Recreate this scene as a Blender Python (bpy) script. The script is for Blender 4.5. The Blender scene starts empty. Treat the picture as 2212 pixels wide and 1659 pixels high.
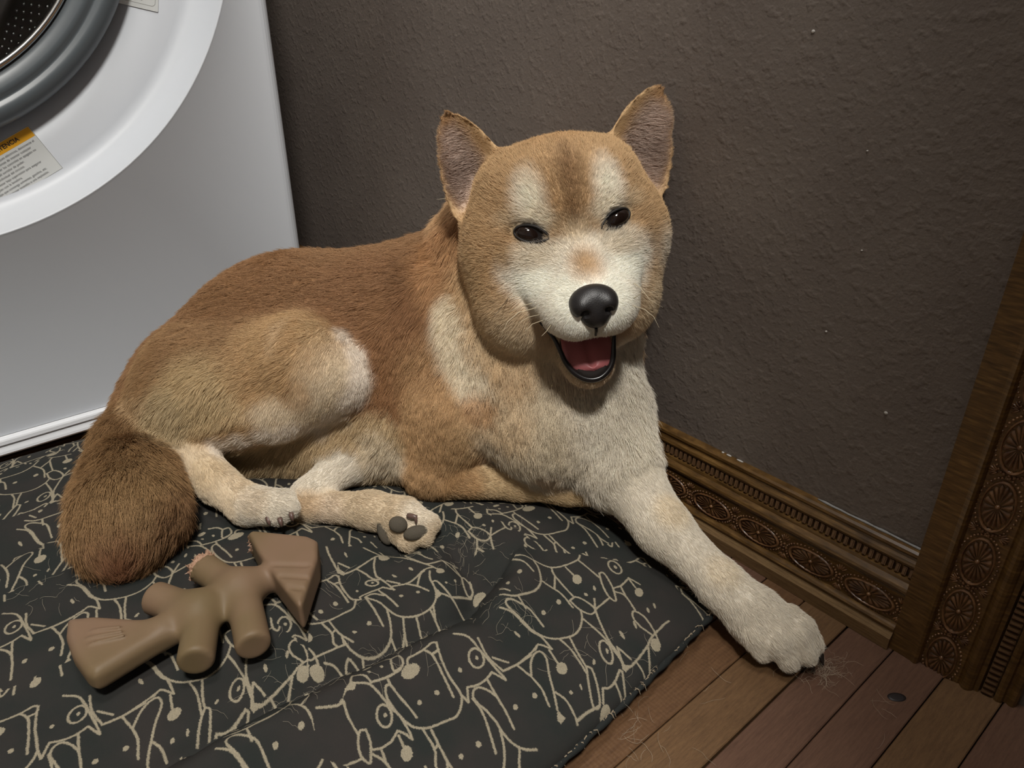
import bpy, bmesh, math, random
import numpy as np
from mathutils import Vector, Matrix

random.seed(7)
rng = np.random.default_rng(7)
PI = math.pi
S = bpy.context.scene
COL = S.collection

# ------------------------------------------------------------------ camera, light, exposure
EYE = np.array([0.0, 0.0, 0.45])
FOC = 1580.0
PITCH = math.atan(FOC / 3070.0)
HEAD = math.radians(139.7)
FW = np.array([math.cos(HEAD) * math.cos(PITCH), math.sin(HEAD) * math.cos(PITCH), -math.sin(PITCH)])
RT = np.array([math.sin(HEAD), -math.cos(HEAD), 0.0])
UP = np.cross(RT, FW)

cam = bpy.data.cameras.new('camera')
cam_o = bpy.data.objects.new('camera', cam)
COL.objects.link(cam_o)
cam.sensor_fit = 'HORIZONTAL'
cam.sensor_width = 36.0
cam.lens = 36.0 * FOC / 2212.0
cam.clip_start = 0.01
cam_o.matrix_world = Matrix(((RT[0], UP[0], -FW[0], EYE[0]), (RT[1], UP[1], -FW[1], EYE[1]),
                             (RT[2], UP[2], -FW[2], EYE[2]), (0, 0, 0, 1)))
S.camera = cam_o

world = bpy.data.worlds.new('world')
S.world = world
world.use_nodes = True
world.node_tree.nodes['Background'].inputs[0].default_value = (0.95, 0.95, 1.0, 1)
world.node_tree.nodes['Background'].inputs[1].default_value = 0.15


def area_light(name, loc, target, size, power, color):
    l = bpy.data.lights.new(name, 'AREA')
    l.shape = 'DISK'
    l.size = size
    l.energy = power
    l.color = color
    o = bpy.data.objects.new(name, l)
    COL.objects.link(o)
    o.location = loc
    d = Vector(target) - Vector(loc)
    o.rotation_euler = d.to_track_quat('-Z', 'Y').to_euler()
    return o


area_light('ceiling_light', (0.58, -0.32, 2.20), (-0.5, 0.3, 0.1), 0.26, 40.0, (1.0, 0.972, 0.92))
area_light('ceiling_panel', (-0.22, 0.14, 2.36), (-0.40, 0.20, 0.0), 0.45, 12.0, (1.0, 0.97, 0.93))

S.view_settings.view_transform = 'Standard'
S.view_settings.look = 'None'
S.view_settings.gamma = 1.0
S.view_settings.exposure = 0.0
try:
    S.view_settings.use_curve_mapping = False
except Exception:
    pass


# ------------------------------------------------------------------ helpers
def at(px, py, dist):
    """the point at a distance along the view axis, used to lay the dog out"""
    return EYE + dist * (FW + RT * (px - 1106.0) / FOC - UP * (py - 829.5) / FOC)


def lin(c):
    """sRGB 0-255 to linear"""
    out = []
    for v in c[:3]:
        v = v / 255.0
        out.append(v / 12.92 if v <= 0.04045 else ((v + 0.055) / 1.055) ** 2.4)
    return tuple(out)


def tag(o, label=None, cat=None, group=None, kind=None):
    if label: o['label'] = label
    if cat: o['category'] = cat
    if group: o['group'] = group
    if kind: o['kind'] = kind
    return o


def empty(name, loc=(0, 0, 0), parent=None):
    o = bpy.data.objects.new(name, None)
    o.empty_display_size = 0.05
    COL.objects.link(o)
    o.location = loc
    if parent: o.parent = parent
    return o


def link(name, me, mat=None, parent=None, smooth=False):
    o = bpy.data.objects.new(name, me)
    COL.objects.link(o)
    if mat is not None and len(me.materials) == 0:
        me.materials.append(mat)
    if smooth:
        me.polygons.foreach_set('use_smooth', [True] * len(me.polygons))
    if parent:
        o.parent = parent
    return o


def mesh_from(name, verts, faces):
    me = bpy.data.meshes.new(name)
    me.from_pydata([tuple(map(float, v)) for v in verts], [], faces)
    me.update()
    return me


class MB:
    """collects simple solids into one mesh"""
    def __init__(s):
        s.v = []
        s.f = []

    def add(s, verts, faces):
        n = len(s.v)
        s.v += [tuple(v) for v in verts]
        s.f += [tuple(i + n for i in f) for f in faces]

    def box(s, x0, x1, y0, y1, z0, z1):
        s.add([(x0, y0, z0), (x1, y0, z0), (x1, y1, z0), (x0, y1, z0), (x0, y0, z1), (x1, y0, z1), (x1, y1, z1), (x0, y1, z1)],
              [(0, 3, 2, 1), (4, 5, 6, 7), (0, 1, 5, 4), (1, 2, 6, 5), (2, 3, 7, 6), (3, 0, 4, 7)])

    def tube(s, pts, rad, n=8, caps=True):
        pts = [np.array(p, float) for p in pts]
        m = len(pts)
        if not hasattr(rad, '__len__'): rad = [rad] * m
        ref = None
        rings = []
        for i in range(m):
            t = pts[min(i + 1, m - 1)] - pts[max(i - 1, 0)]
            t = t / (np.linalg.norm(t) + 1e-12)
            if ref is None:
                ref = np.cross(t, [0, 0, 1.0])
                if np.linalg.norm(ref) < 0.1: ref = np.cross(t, [0, 1.0, 0])
            ref = ref - t * (ref @ t)
            ref /= np.linalg.norm(ref)
            b = np.cross(t, ref)
            rings.append([pts[i] + rad[i] * (math.cos(a) * ref + math.sin(a) * b) for a in [2 * PI * k / n for k in range(n)]])
        vs = [p for r in rings for p in r]
        fs = []
        for i in range(m - 1):
            for k in range(n):
                fs.append((i * n + k, i * n + (k + 1) % n, (i + 1) * n + (k + 1) % n, (i + 1) * n + k))
        if caps:
            fs.append(tuple(range(n - 1, -1, -1)))
            fs.append(tuple((m - 1) * n + k for k in range(n)))
        s.add(vs, fs)

    def ellipsoid(s, c, R, rad, nu=14, nv=9):
        c = np.array(c, float)
        R = np.array(R, float)
        vs = [c + R @ np.array([0, 0, rad[2]])]
        for j in range(1, nv):
            th = PI * j / nv
            for i in range(nu):
                ph = 2 * PI * i / nu
                vs.append(c + R @ np.array([rad[0] * math.sin(th) * math.cos(ph), rad[1] * math.sin(th) * math.sin(ph), rad[2] * math.cos(th)]))
        vs.append(c - R @ np.array([0, 0, rad[2]]))
        fs = [(0, 1 + i, 1 + (i + 1) % nu) for i in range(nu)]
        for j in range(nv - 2):
            for i in range(nu):
                a = 1 + j * nu
                fs.append((a + i, a + nu + i, a + nu + (i + 1) % nu, a + (i + 1) % nu))
        l = len(vs) - 1
        a = 1 + (nv - 2) * nu
        fs += [(l, a + (i + 1) % nu, a + i) for i in range(nu)]
        s.add(vs, fs)

    def build(s, name, mat, parent=None, smooth=False):
        return link(name, mesh_from(name, s.v, s.f), mat, parent, smooth)


I3 = np.eye(3)


def lathe_x(profile, cy, cz, n=96, a0=0.0, a1=2 * PI):
    """rings about an axis parallel to X: profile is a list of (x, radius)"""
    full = abs(a1 - a0 - 2 * PI) < 1e-6
    k = n if full else n + 1
    vs = []
    for (x, r) in profile:
        for i in range(k):
            a = a0 + (a1 - a0) * i / n
            vs.append((x, cy + r * math.cos(a), cz + r * math.sin(a)))
    fs = []
    for j in range(len(profile) - 1):
        for i in range(n if full else n):
            i2 = (i + 1) % k if full else i + 1
            fs.append((j * k + i, j * k + i2, (j + 1) * k + i2, (j + 1) * k + i))
    return vs, fs


# ------------------------------------------------------------------ materials
def new_mat(name, color=(0.5, 0.5, 0.5), rough=0.5, metal=0.0, spec=0.5):
    m = bpy.data.materials.new(name)
    m.use_nodes = True
    b = m.node_tree.nodes['Principled BSDF']
    b.inputs['Base Color'].default_value = (*color, 1)
    b.inputs['Roughness'].default_value = rough
    b.inputs['Metallic'].default_value = metal
    b.inputs['Specular IOR Level'].default_value = spec
    return m


def N(m, t, **kw):
    n = m.node_tree.nodes.new(t)
    for k, v in kw.items(): setattr(n, k, v)
    return n


def L(m, a, ao, b, bi):
    m.node_tree.links.new(a.outputs[ao], b.inputs[bi])


def bsdf(m): return m.node_tree.nodes['Principled BSDF']


def coords(m, scale=(1, 1, 1), rot=(0, 0, 0)):
    g = N(m, 'ShaderNodeNewGeometry')
    mp = N(m, 'ShaderNodeMapping')
    mp.inputs['Scale'].default_value = scale
    mp.inputs['Rotation'].default_value = rot
    L(m, g, 'Position', mp, 'Vector')
    return mp


def noise(m, vec, scale, detail=3.0, rough=0.5):
    n = N(m, 'ShaderNodeTexNoise')
    n.inputs['Scale'].default_value = scale
    n.inputs['Detail'].default_value = detail
    n.inputs['Roughness'].default_value = rough
    if vec is not None: L(m, vec, 'Vector', n, 'Vector')
    return n


def ramp(m, src, out, stops):
    r = N(m, 'ShaderNodeValToRGB')
    e = r.color_ramp.elements
    while len(e) > 1: e.remove(e[-1])
    e[0].position, e[0].color = stops[0][0], (*stops[0][1], 1)
    for p, c in stops[1:]:
        x = e.new(p)
        x.color = (*c, 1)
    L(m, src, out, r, 'Fac')
    return r


def bump(m, src, out, strength, dist, prev=None):
    b = N(m, 'ShaderNodeBump')
    b.inputs['Strength'].default_value = strength
    b.inputs['Distance'].default_value = dist
    L(m, src, out, b, 'Height')
    if prev is not None: L(m, prev, 'Normal', b, 'Normal')
    return b


def grey(v): return (v, v, v)


# wall paint: dark warm grey with an orange-peel relief
M_WALL = new_mat('wall_paint', lin((96, 84, 79)), 0.62, 0, 0.35)
_c = coords(M_WALL)
_n1 = noise(M_WALL, _c, 330, 2.5, 0.55)
_n2 = noise(M_WALL, _c, 120, 2, 0.5)
_n3 = noise(M_WALL, _c, 9, 2, 0.5)
_r2 = ramp(M_WALL, _n2, 'Fac', [(0.50, grey(0)), (0.72, grey(1))])
_b1 = bump(M_WALL, _n1, 'Fac', 0.42, 0.0009)
_b2 = bump(M_WALL, _r2, 'Color', 0.35, 0.0011, _b1)
L(M_WALL, _b2, 'Normal', bsdf(M_WALL), 'Normal')
_r3 = ramp(M_WALL, _n3, 'Fac', [(0.3, lin((109, 99, 92))), (0.7, lin((120, 110, 102)))])
L(M_WALL, _r3, 'Color', bsdf(M_WALL), 'Base Color')

M_SPECK = new_mat('white_paint_speck', lin((190, 186, 180)), 0.6)
M_PLASTER = new_mat('room_paint', lin((205, 200, 190)), 0.8)


def wood(name, dark, light, axis_scale, rough=0.4, spec=0.4, nscale=9.0):
    m = new_mat(name, light, rough, 0, spec)
    c = coords(m, axis_scale)
    info = N(m, 'ShaderNodeObjectInfo')
    add = N(m, 'ShaderNodeVectorMath', operation='ADD')
    sc = N(m, 'ShaderNodeVectorMath', operation='SCALE')
    comb = N(m, 'ShaderNodeCombineXYZ')
    L(m, info, 'Random', comb, 'X')
    L(m, info, 'Random', comb, 'Y')
    L(m, comb, 'Vector', sc, 0)
    sc.inputs['Scale'].default_value = 37.0
    L(m, c, 'Vector', add, 0)
    L(m, sc, 'Vector', add, 1)
    n = noise(m, add, nscale, 6, 0.62)
    n2 = noise(m, add, nscale * 6, 4, 0.6)
    mx = N(m, 'ShaderNodeMix')
    mx.inputs['Factor'].default_value = 0.4
    L(m, n, 'Fac', mx, 2)
    L(m, n2, 'Fac', mx, 3)
    mid = tuple((a + b) / 2 for a, b in zip(dark, light))
    r = ramp(m, mx, 0, [(0.33, dark), (0.5, mid), (0.68, light)])
    L(m, r, 'Color', bsdf(m), 'Base Color')
    b = bump(m, mx, 0, 0.25, 0.0008)
    L(m, b, 'Normal', bsdf(m), 'Normal')
    return m


# ------------------------------------------------------------------ room
WY = 0.518                                    # the wall's plane, the room lies at smaller y
mb = MB()
mb.box(-1.75, 0.00, WY, WY + 0.10, 0.0, 2.4)
wall = mb.build('wall_right', M_WALL)
tag(wall, 'dark warm grey textured wall behind the dog', kind='structure')
mb = MB()
for (sx, sz, r) in ((0.0, 0.0, 0.0016),):
    pass


def wall_pt(px, py, y):
    d = FW * FOC + RT * (px - 1106.0) - UP * (py - 829.5)
    return EYE + d * ((y - EYE[1]) / d[1])


for (px, py, r) in ((1914, 892, 0.0013), (1757, 68, 0.0012), (1785, 716, 0.0008), (1862, 541, 0.0006), (1874, 326, 0.0006)):
    q = wall_pt(px, py, WY)
    mb = MB()
    mb.ellipsoid((q[0], WY - 0.0002, q[2]), I3, (r * 1.2, 0.0009, r), 8, 5)
    mb.build('paint_speck', M_SPECK, wall, True)

mb = MB()
mb.box(-1.85, -1.75, -2.2, WY + 0.1, 0.0, 2.4)
tag(mb.build('wall_back', M_WALL), 'dark grey wall behind the washing machine', kind='structure')
mb = MB()
mb.box(-1.85, 2.2, -2.3, 2.2, 2.4, 2.5)
tag(mb.build('ceiling', M_PLASTER), 'painted ceiling above the laundry room', kind='structure')
mb = MB()
mb.box(-1.85, 2.2, -2.3, -2.2, 0.0, 2.4)
tag(mb.build('wall_left', M_PLASTER), 'painted wall on the far side of the laundry room', kind='structure')
# unseen wall stub, added only to keep the lamp off the door casing
mb = MB()
mb.box(0.180, 1.2, 0.05, 0.15, 0.0, 2.4)
tag(mb.build('shade_stub', M_PLASTER), 'added wall stub out of view that shades the door casing', kind='structure')
# beyond the doorway: an unlit passage
mb = MB()
mb.box(1.1, 1.2, 0.15, 2.2, 0.0, 2.4)
mb.box(-0.04, 1.2, 2.1, 2.2, 0.0, 2.4)
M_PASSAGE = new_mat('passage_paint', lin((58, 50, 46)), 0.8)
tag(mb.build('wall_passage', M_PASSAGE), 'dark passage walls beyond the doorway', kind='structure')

# floor: strips that run towards the wall
WOODS = [wood('floor_board_brown', lin((88, 66, 49)), lin((120, 92, 68)), (60, 5, 5)),
         wood('floor_board_red', lin((88, 64, 52)), lin((116, 87, 70)), (55, 4, 5)),
         wood('floor_board_gold', lin((90, 67, 47)), lin((124, 95, 66)), (50, 5, 5))]
# board with saw marks across the grain
M_SAWN = wood('floor_board_sawn', lin((84, 60, 42)), lin((120, 89, 62)), (60, 6, 5))
_c = coords(M_SAWN, (1, 1, 1))
_w = N(M_SAWN, 'ShaderNodeTexWave', bands_direction='Y')
_w.inputs['Scale'].default_value = 95
_w.inputs['Distortion'].default_value = 3.0
_w.inputs['Detail'].default_value = 2.0
L(M_SAWN, _c, 'Vector', _w, 'Vector')
_b0 = [n for n in M_SAWN.node_tree.nodes if n.bl_idname == 'ShaderNodeBump'][0]
_b = bump(M_SAWN, _w, 'Fac', 0.14, 0.0005, _b0)
L(M_SAWN, _b, 'Normal', bsdf(M_SAWN), 'Normal')

mb = MB()
mb.box(-1.85, 1.3, -2.3, 2.2, -0.06, -0.012)
M_SUB = new_mat('subfloor', lin((30, 20, 15)), 0.9)
floor = mb.build('floor', M_SUB)
tag(floor, 'brown wooden strip floor with open joints', kind='structure')
seams = [-0.1975, -0.1595, -0.1235, -0.0865, -0.049, -0.0115]
edges = list(seams)
x = seams[0]
while x > -1.0:
    x -= 0.037 + random.uniform(-0.001, 0.001)
    edges.insert(0, x)
x = seams[-1]
while x < 0.45:
    x += 0.0375
    edges.append(x)
for i in range(len(edges) - 1):
    a, b = edges[i], edges[i + 1]
    gap = 0.0005
    if abs(a + 0.1595) < 1e-6: gap = 0.0011
    z1 = random.uniform(-0.0004, 0.0)
    bm = bmesh.new()
    y0, y1 = -0.6, (2.0 if a > -0.05 else WY)
    vs = [bm.verts.new(p) for p in ((a + gap, y0, -0.014), (b - 0.0004, y0, -0.014), (b - 0.0004, y1, -0.014), (a + gap, y1, -0.014),
                                     (a + gap, y0, z1), (b - 0.0004, y0, z1), (b - 0.0004, y1, z1), (a + gap, y1, z1))]
    for f in ((0, 3, 2, 1), (4, 5, 6, 7), (0, 1, 5, 4), (1, 2, 6, 5), (2, 3, 7, 6), (3, 0, 4, 7)):
        bm.faces.new([vs[k] for k in f])
    top = [e for e in bm.edges if all(v.co.z > -0.01 for v in e.verts)]
    bmesh.ops.bevel(bm, geom=top, offset=0.0007, segments=1, affect='EDGES')
    me = bpy.data.meshes.new('plank')
    bm.to_mesh(me)
    bm.free()
    if abs(b + 0.1975) < 1e-6: mt = M_SAWN
    elif abs(a + 0.1975) < 1e-6: mt = WOODS[2]
    elif abs(a + 0.1595) < 1e-6: mt = WOODS[1]
    elif abs(a + 0.1235) < 1e-6: mt = WOODS[1]
    else: mt = random.choice(WOODS)
    link('plank', me, mt, floor)
# the dark knot in a board near the casing
M_KNOT = new_mat('wood_knot', lin((44, 38, 38)), 0.5)
q = np.array([-0.098, 0.452])
mb = MB()
mb.ellipsoid((-0.1012, 0.4560, -0.0001), np.array([[math.cos(0.9), -math.sin(0.9), 0], [math.sin(0.9), math.cos(0.9), 0], [0, 0, 1]]), (0.0072, 0.0042, 0.0004), 16, 5)
mb.build('wood_knot', M_KNOT, floor, True)

# ------------------------------------------------------------------ carved wood: baseboard and casing share one moulding
M_GILT = new_mat('bronze_stained_moulding', lin((120, 88, 44)), 0.30, 0.0, 0.6)
_c = coords(M_GILT, (8, 8, 60))
_n = noise(M_GILT, _c, 8, 5, 0.6)
_r = ramp(M_GILT, _n, 'Fac', [(0.3, lin((66, 46, 22))), (0.55, lin((104, 76, 40))), (0.75, lin((136, 104, 58)))])
L(M_GILT, _r, 'Color', bsdf(M_GILT), 'Base Color')
M_CARVE = new_mat('red_brown_carving', lin((112, 74, 46)), 0.26, 0.0, 0.6)
_c = coords(M_CARVE)
_n = noise(M_CARVE, _c, 120, 3, 0.6)
_r = ramp(M_CARVE, _n, 'Fac', [(0.35, lin((90, 60, 38))), (0.7, lin((138, 100, 66)))])
L(M_CARVE, _r, 'Color', bsdf(M_CARVE), 'Base Color')
M_DENTIL = new_mat('dentil_wood', lin((112, 84, 58)), 0.4, 0, 0.5)
M_SHOE = wood('raw_shoe_mould', lin((98, 74, 48)), lin((150, 122, 84)), (4, 60, 60), 0.5, 0.3, 12)

# (height s, thickness d): thick at the outer edge, thin at the inner one
PROF = [(0.0, 0.0), (0.0, 0.0195), (0.0165, 0.0200), (0.0180, 0.0205), (0.0196, 0.0212), (0.0212, 0.0200), (0.0219, 0.0180), (0.0225, 0.0155),
        (0.028, 0.0148), (0.036, 0.0146), (0.043, 0.0150), (0.0490, 0.0152), (0.0500, 0.0142), (0.0508, 0.0150), (0.0525, 0.0168), (0.0548, 0.0174),
        (0.0570, 0.0165), (0.0588, 0.0143), (0.0595, 0.0125), (0.0610, 0.0122), (0.0622, 0.0118), (0.0632, 0.0068), (0.0713, 0.0060), (0.0722, 0.0100),
        (0.0745, 0.0108), (0.0768, 0.0098), (0.0778, 0.0072), (0.0795, 0.0066), (0.0815, 0.0078), (0.0838, 0.0076), (0.0852, 0.0056), (0.0858, 0.0)]


def moulding(name, frame, l0, l1, parent=None):
    """frame(l, s, d) -> world point; runs from l0 to l1"""
    n = len(PROF)
    vs = [frame(l, s, d) for l in (l0, l1) for (s, d) in PROF]
    fs = [(i, (i + 1) % n, n + (i + 1) % n, n + i) for i in range(n)]
    fs += [tuple(range(n)), tuple(range(2 * n - 1, n - 1, -1))]
    me = mesh_from(name, vs, fs)
    bm = bmesh.new()
    bm.from_mesh(me)
    bmesh.ops.recalc_face_normals(bm, faces=bm.faces)
    bm.to_mesh(me)
    bm.free()
    return link(name, me, M_GILT, parent)


def rosette_mesh(name):
    """an oval flower in a ring of beads: local x along the moulding, y across, z outwards"""
    mb = MB()
    a, b = 0.0195, 0.0098
    n = 16
    for i in range(n):                                   # petals
        t = 2 * PI * (i + 0.5) / n
        c, s = math.cos(t), math.sin(t)
        r0, r1 = 0.14, 0.90
        w = PI / n * 0.86
        pts = [(r0 * a * c, r0 * b * s, 0.0012)]
        for (rr, ww, h) in ((0.5, 0.8, 0.0019), (0.8, 1.0, 0.0021)):
            pts += [(rr * a * math.cos(t - w * ww), rr * b * math.sin(t - w * ww), 0.0006), (rr * a * c, rr * b * s, h),
                    (rr * a * math.cos(t + w * ww), rr * b * math.sin(t + w * ww), 0.0006)]
        pts.append((r1 * a * c, r1 * b * s, 0.0010))
        mb.add(pts, [(0, 1, 2), (0, 2, 3), (1, 4, 5, 2), (2, 5, 6, 3), (4, 7, 5), (5, 7, 6)])
    m = 36
    for k, (h0, h1) in enumerate(((0.0, 0.0023),)):     # the raised rim
        vs, fs = [], []
        for (rr, h) in ((0.92, 0.0004), (0.965, 0.0022), (1.01, 0.0024), (1.06, 0.0004)):
            for i in range(m):
                t = 2 * PI * i / m
                vs.append((rr * a * math.cos(t), rr * b * math.sin(t), h))
        for j in range(3):
            for i in range(m):
                fs.append((j * m + i, (j + 1) * m + i, (j + 1) * m + (i + 1) % m, j * m + (i + 1) % m))
        mb.add(vs, fs)
    mb.ellipsoid((0, 0, 0.0006), I3, (0.0020, 0.0018, 0.0021), 8, 6)
    for sgn in (1, -1):                                  # strings of beads above and below
        for i in range(19):
            t = PI * (i + 0.5) / 19
            mb.ellipsoid((1.17 * a * math.cos(t), sgn * (1.28 * b * math.sin(t)), 0.0006), I3, (0.00105, 0.00105, 0.0013), 6, 4)
    for sgn in (1, -1):                                  # fan leaves between two ovals
        for k in range(5):
            t = (k - 2) * 0.36
            x, y = 0.0252 + 0.0038 * math.sin(t), sgn * (0.0045 + 0.0058 * math.cos(t))
            R = np.array([[math.cos(t), math.sin(t) * sgn, 0], [-math.sin(t) * sgn, math.cos(t), 0], [0, 0, 1]])
            mb.ellipsoid((x, y, 0.0004), R, (0.0009, 0.0033, 0.0012), 6, 4)
    for (x, y) in ((0.0252, 0), (0.0252, 0.0032), (0.0252, -0.0032), (0.0228, 0), (0.0276, 0)):
        mb.ellipsoid((x, y, 0.0006), I3, (0.0013, 0.0013, 0.0015), 6, 4)
    me = mesh_from(name, mb.v, mb.f)
    me.materials.append(M_CARVE)
    me.polygons.foreach_set('use_smooth', [True] * len(me.polygons))
    return me


def dentil_mesh(name):
    bm = bmesh.new()
    bmesh.ops.create_cube(bm, size=1.0, matrix=Matrix.Diagonal((0.0031, 0.0074, 0.0040, 1)))
    bmesh.ops.bevel(bm, geom=[e for e in bm.edges if e.verts[0].co.z > 0 and e.verts[1].co.z > 0], offset=0.0009, segments=2, affect='EDGES')
    me = bpy.data.meshes.new(name)
    bm.to_mesh(me)
    bm.free()
    me.materials.append(M_DENTIL)
    return me


ROS = rosette_mesh('rosette')
DEN = dentil_mesh('dentil')


def place(name, me, parent, origin, ax, ay, az):
    o = bpy.data.objects.new(name, me)
    COL.objects.link(o)
    o.parent = parent
    o.matrix_world = Matrix(((ax[0], ay[0], az[0], origin[0]), (ax[1], ay[1], az[1], origin[1]), (ax[2], ay[2], az[2], origin[2]), (0, 0, 0, 1)))
    return o


CX0 = -0.127                                             # outer edge of the door casing
base = moulding('baseboard_right', lambda l, s, d: (l, WY - d, s), -1.75, CX0)
tag(base, 'carved bronze-brown wooden baseboard along the grey wall', kind='structure')
k = 0
x = CX0 - 0.026 + 0.0
while x > -0.66:                                         # ovals
    place('rosette', ROS, base, (x, WY - 0.0146, 0.0345), (1, 0, 0), (0, 0, 1), (0, -1, 0))
    x -= 0.0503
x = CX0 - 0.003
while x > -0.62:
    place('dentil', DEN, base, (x, WY - 0.0092, 0.0673), (1, 0, 0), (0, 0.17, 0.985), (0, -0.985, 0.17))
    x -= 0.0052
# the bare strip at the floor in front of the baseboard
mb = MB()
mb.add([(l, y, z) for l in (-1.75, CX0) for (y, z) in ((WY - 0.0195, 0.0), (WY - 0.0236, 0.0), (WY - 0.0238, 0.0112), (WY - 0.0198, 0.0164), (WY - 0.0195, 0.0164))],
       [(0, 1, 6, 5), (1, 2, 7, 6), (2, 3, 8, 7), (3, 4, 9, 8), (4, 0, 5, 9), (4, 3, 2, 1, 0), (5, 6, 7, 8, 9)])
shoe = mb.build('shoe_mould', M_SHOE, base)
# white caulk along the last stretch of the top edge
mb = MB()
pts = [(x, WY - 0.0016 - 0.0008 * random.random(), 0.0862) for x in np.linspace(-0.215, CX0, 14)]
mb.tube(pts, [0.0004] + [random.uniform(0.0008, 0.0014) for _ in range(12)] + [0.001], 6)
M_CAULK = new_mat('grey_caulk', lin((150, 150, 150)), 0.6)
mb.build('caulk_line', M_CAULK, base, True)
mb = MB()
for (px, py, l) in ((1573, 990, 0.006), (1596, 1006, 0.008), (1560, 984, 0.003)):
    q = wall_pt(px, py, WY - 0.002)
    mb.ellipsoid((q[0], WY - 0.0015, 0.0860), I3, (l * 0.5, 0.0012, 0.0007), 8, 4)
mb.build('paint_chip', M_SPECK, base, True)

casing = moulding('trim_1', lambda l, s, d: (CX0 + s, WY - d, l), 0.0, 2.05)
tag(casing, 'dark carved wooden door casing at the right end of the wall', kind='structure')
z = 0.0144
while z < 0.75:
    place('rosette', ROS, casing, (CX0 + 0.0345, WY - 0.0146, z), (0, 0, 1), (1, 0, 0), (0, -1, 0))
    z += 0.0465
z = 0.003
while z < 0.72:
    place('dentil', DEN, casing, (CX0 + 0.0673, WY - 0.0092, z), (0, 0, 1), (0.985, 0.17, 0), (0.17, -0.985, 0))
    z += 0.0052

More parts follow.
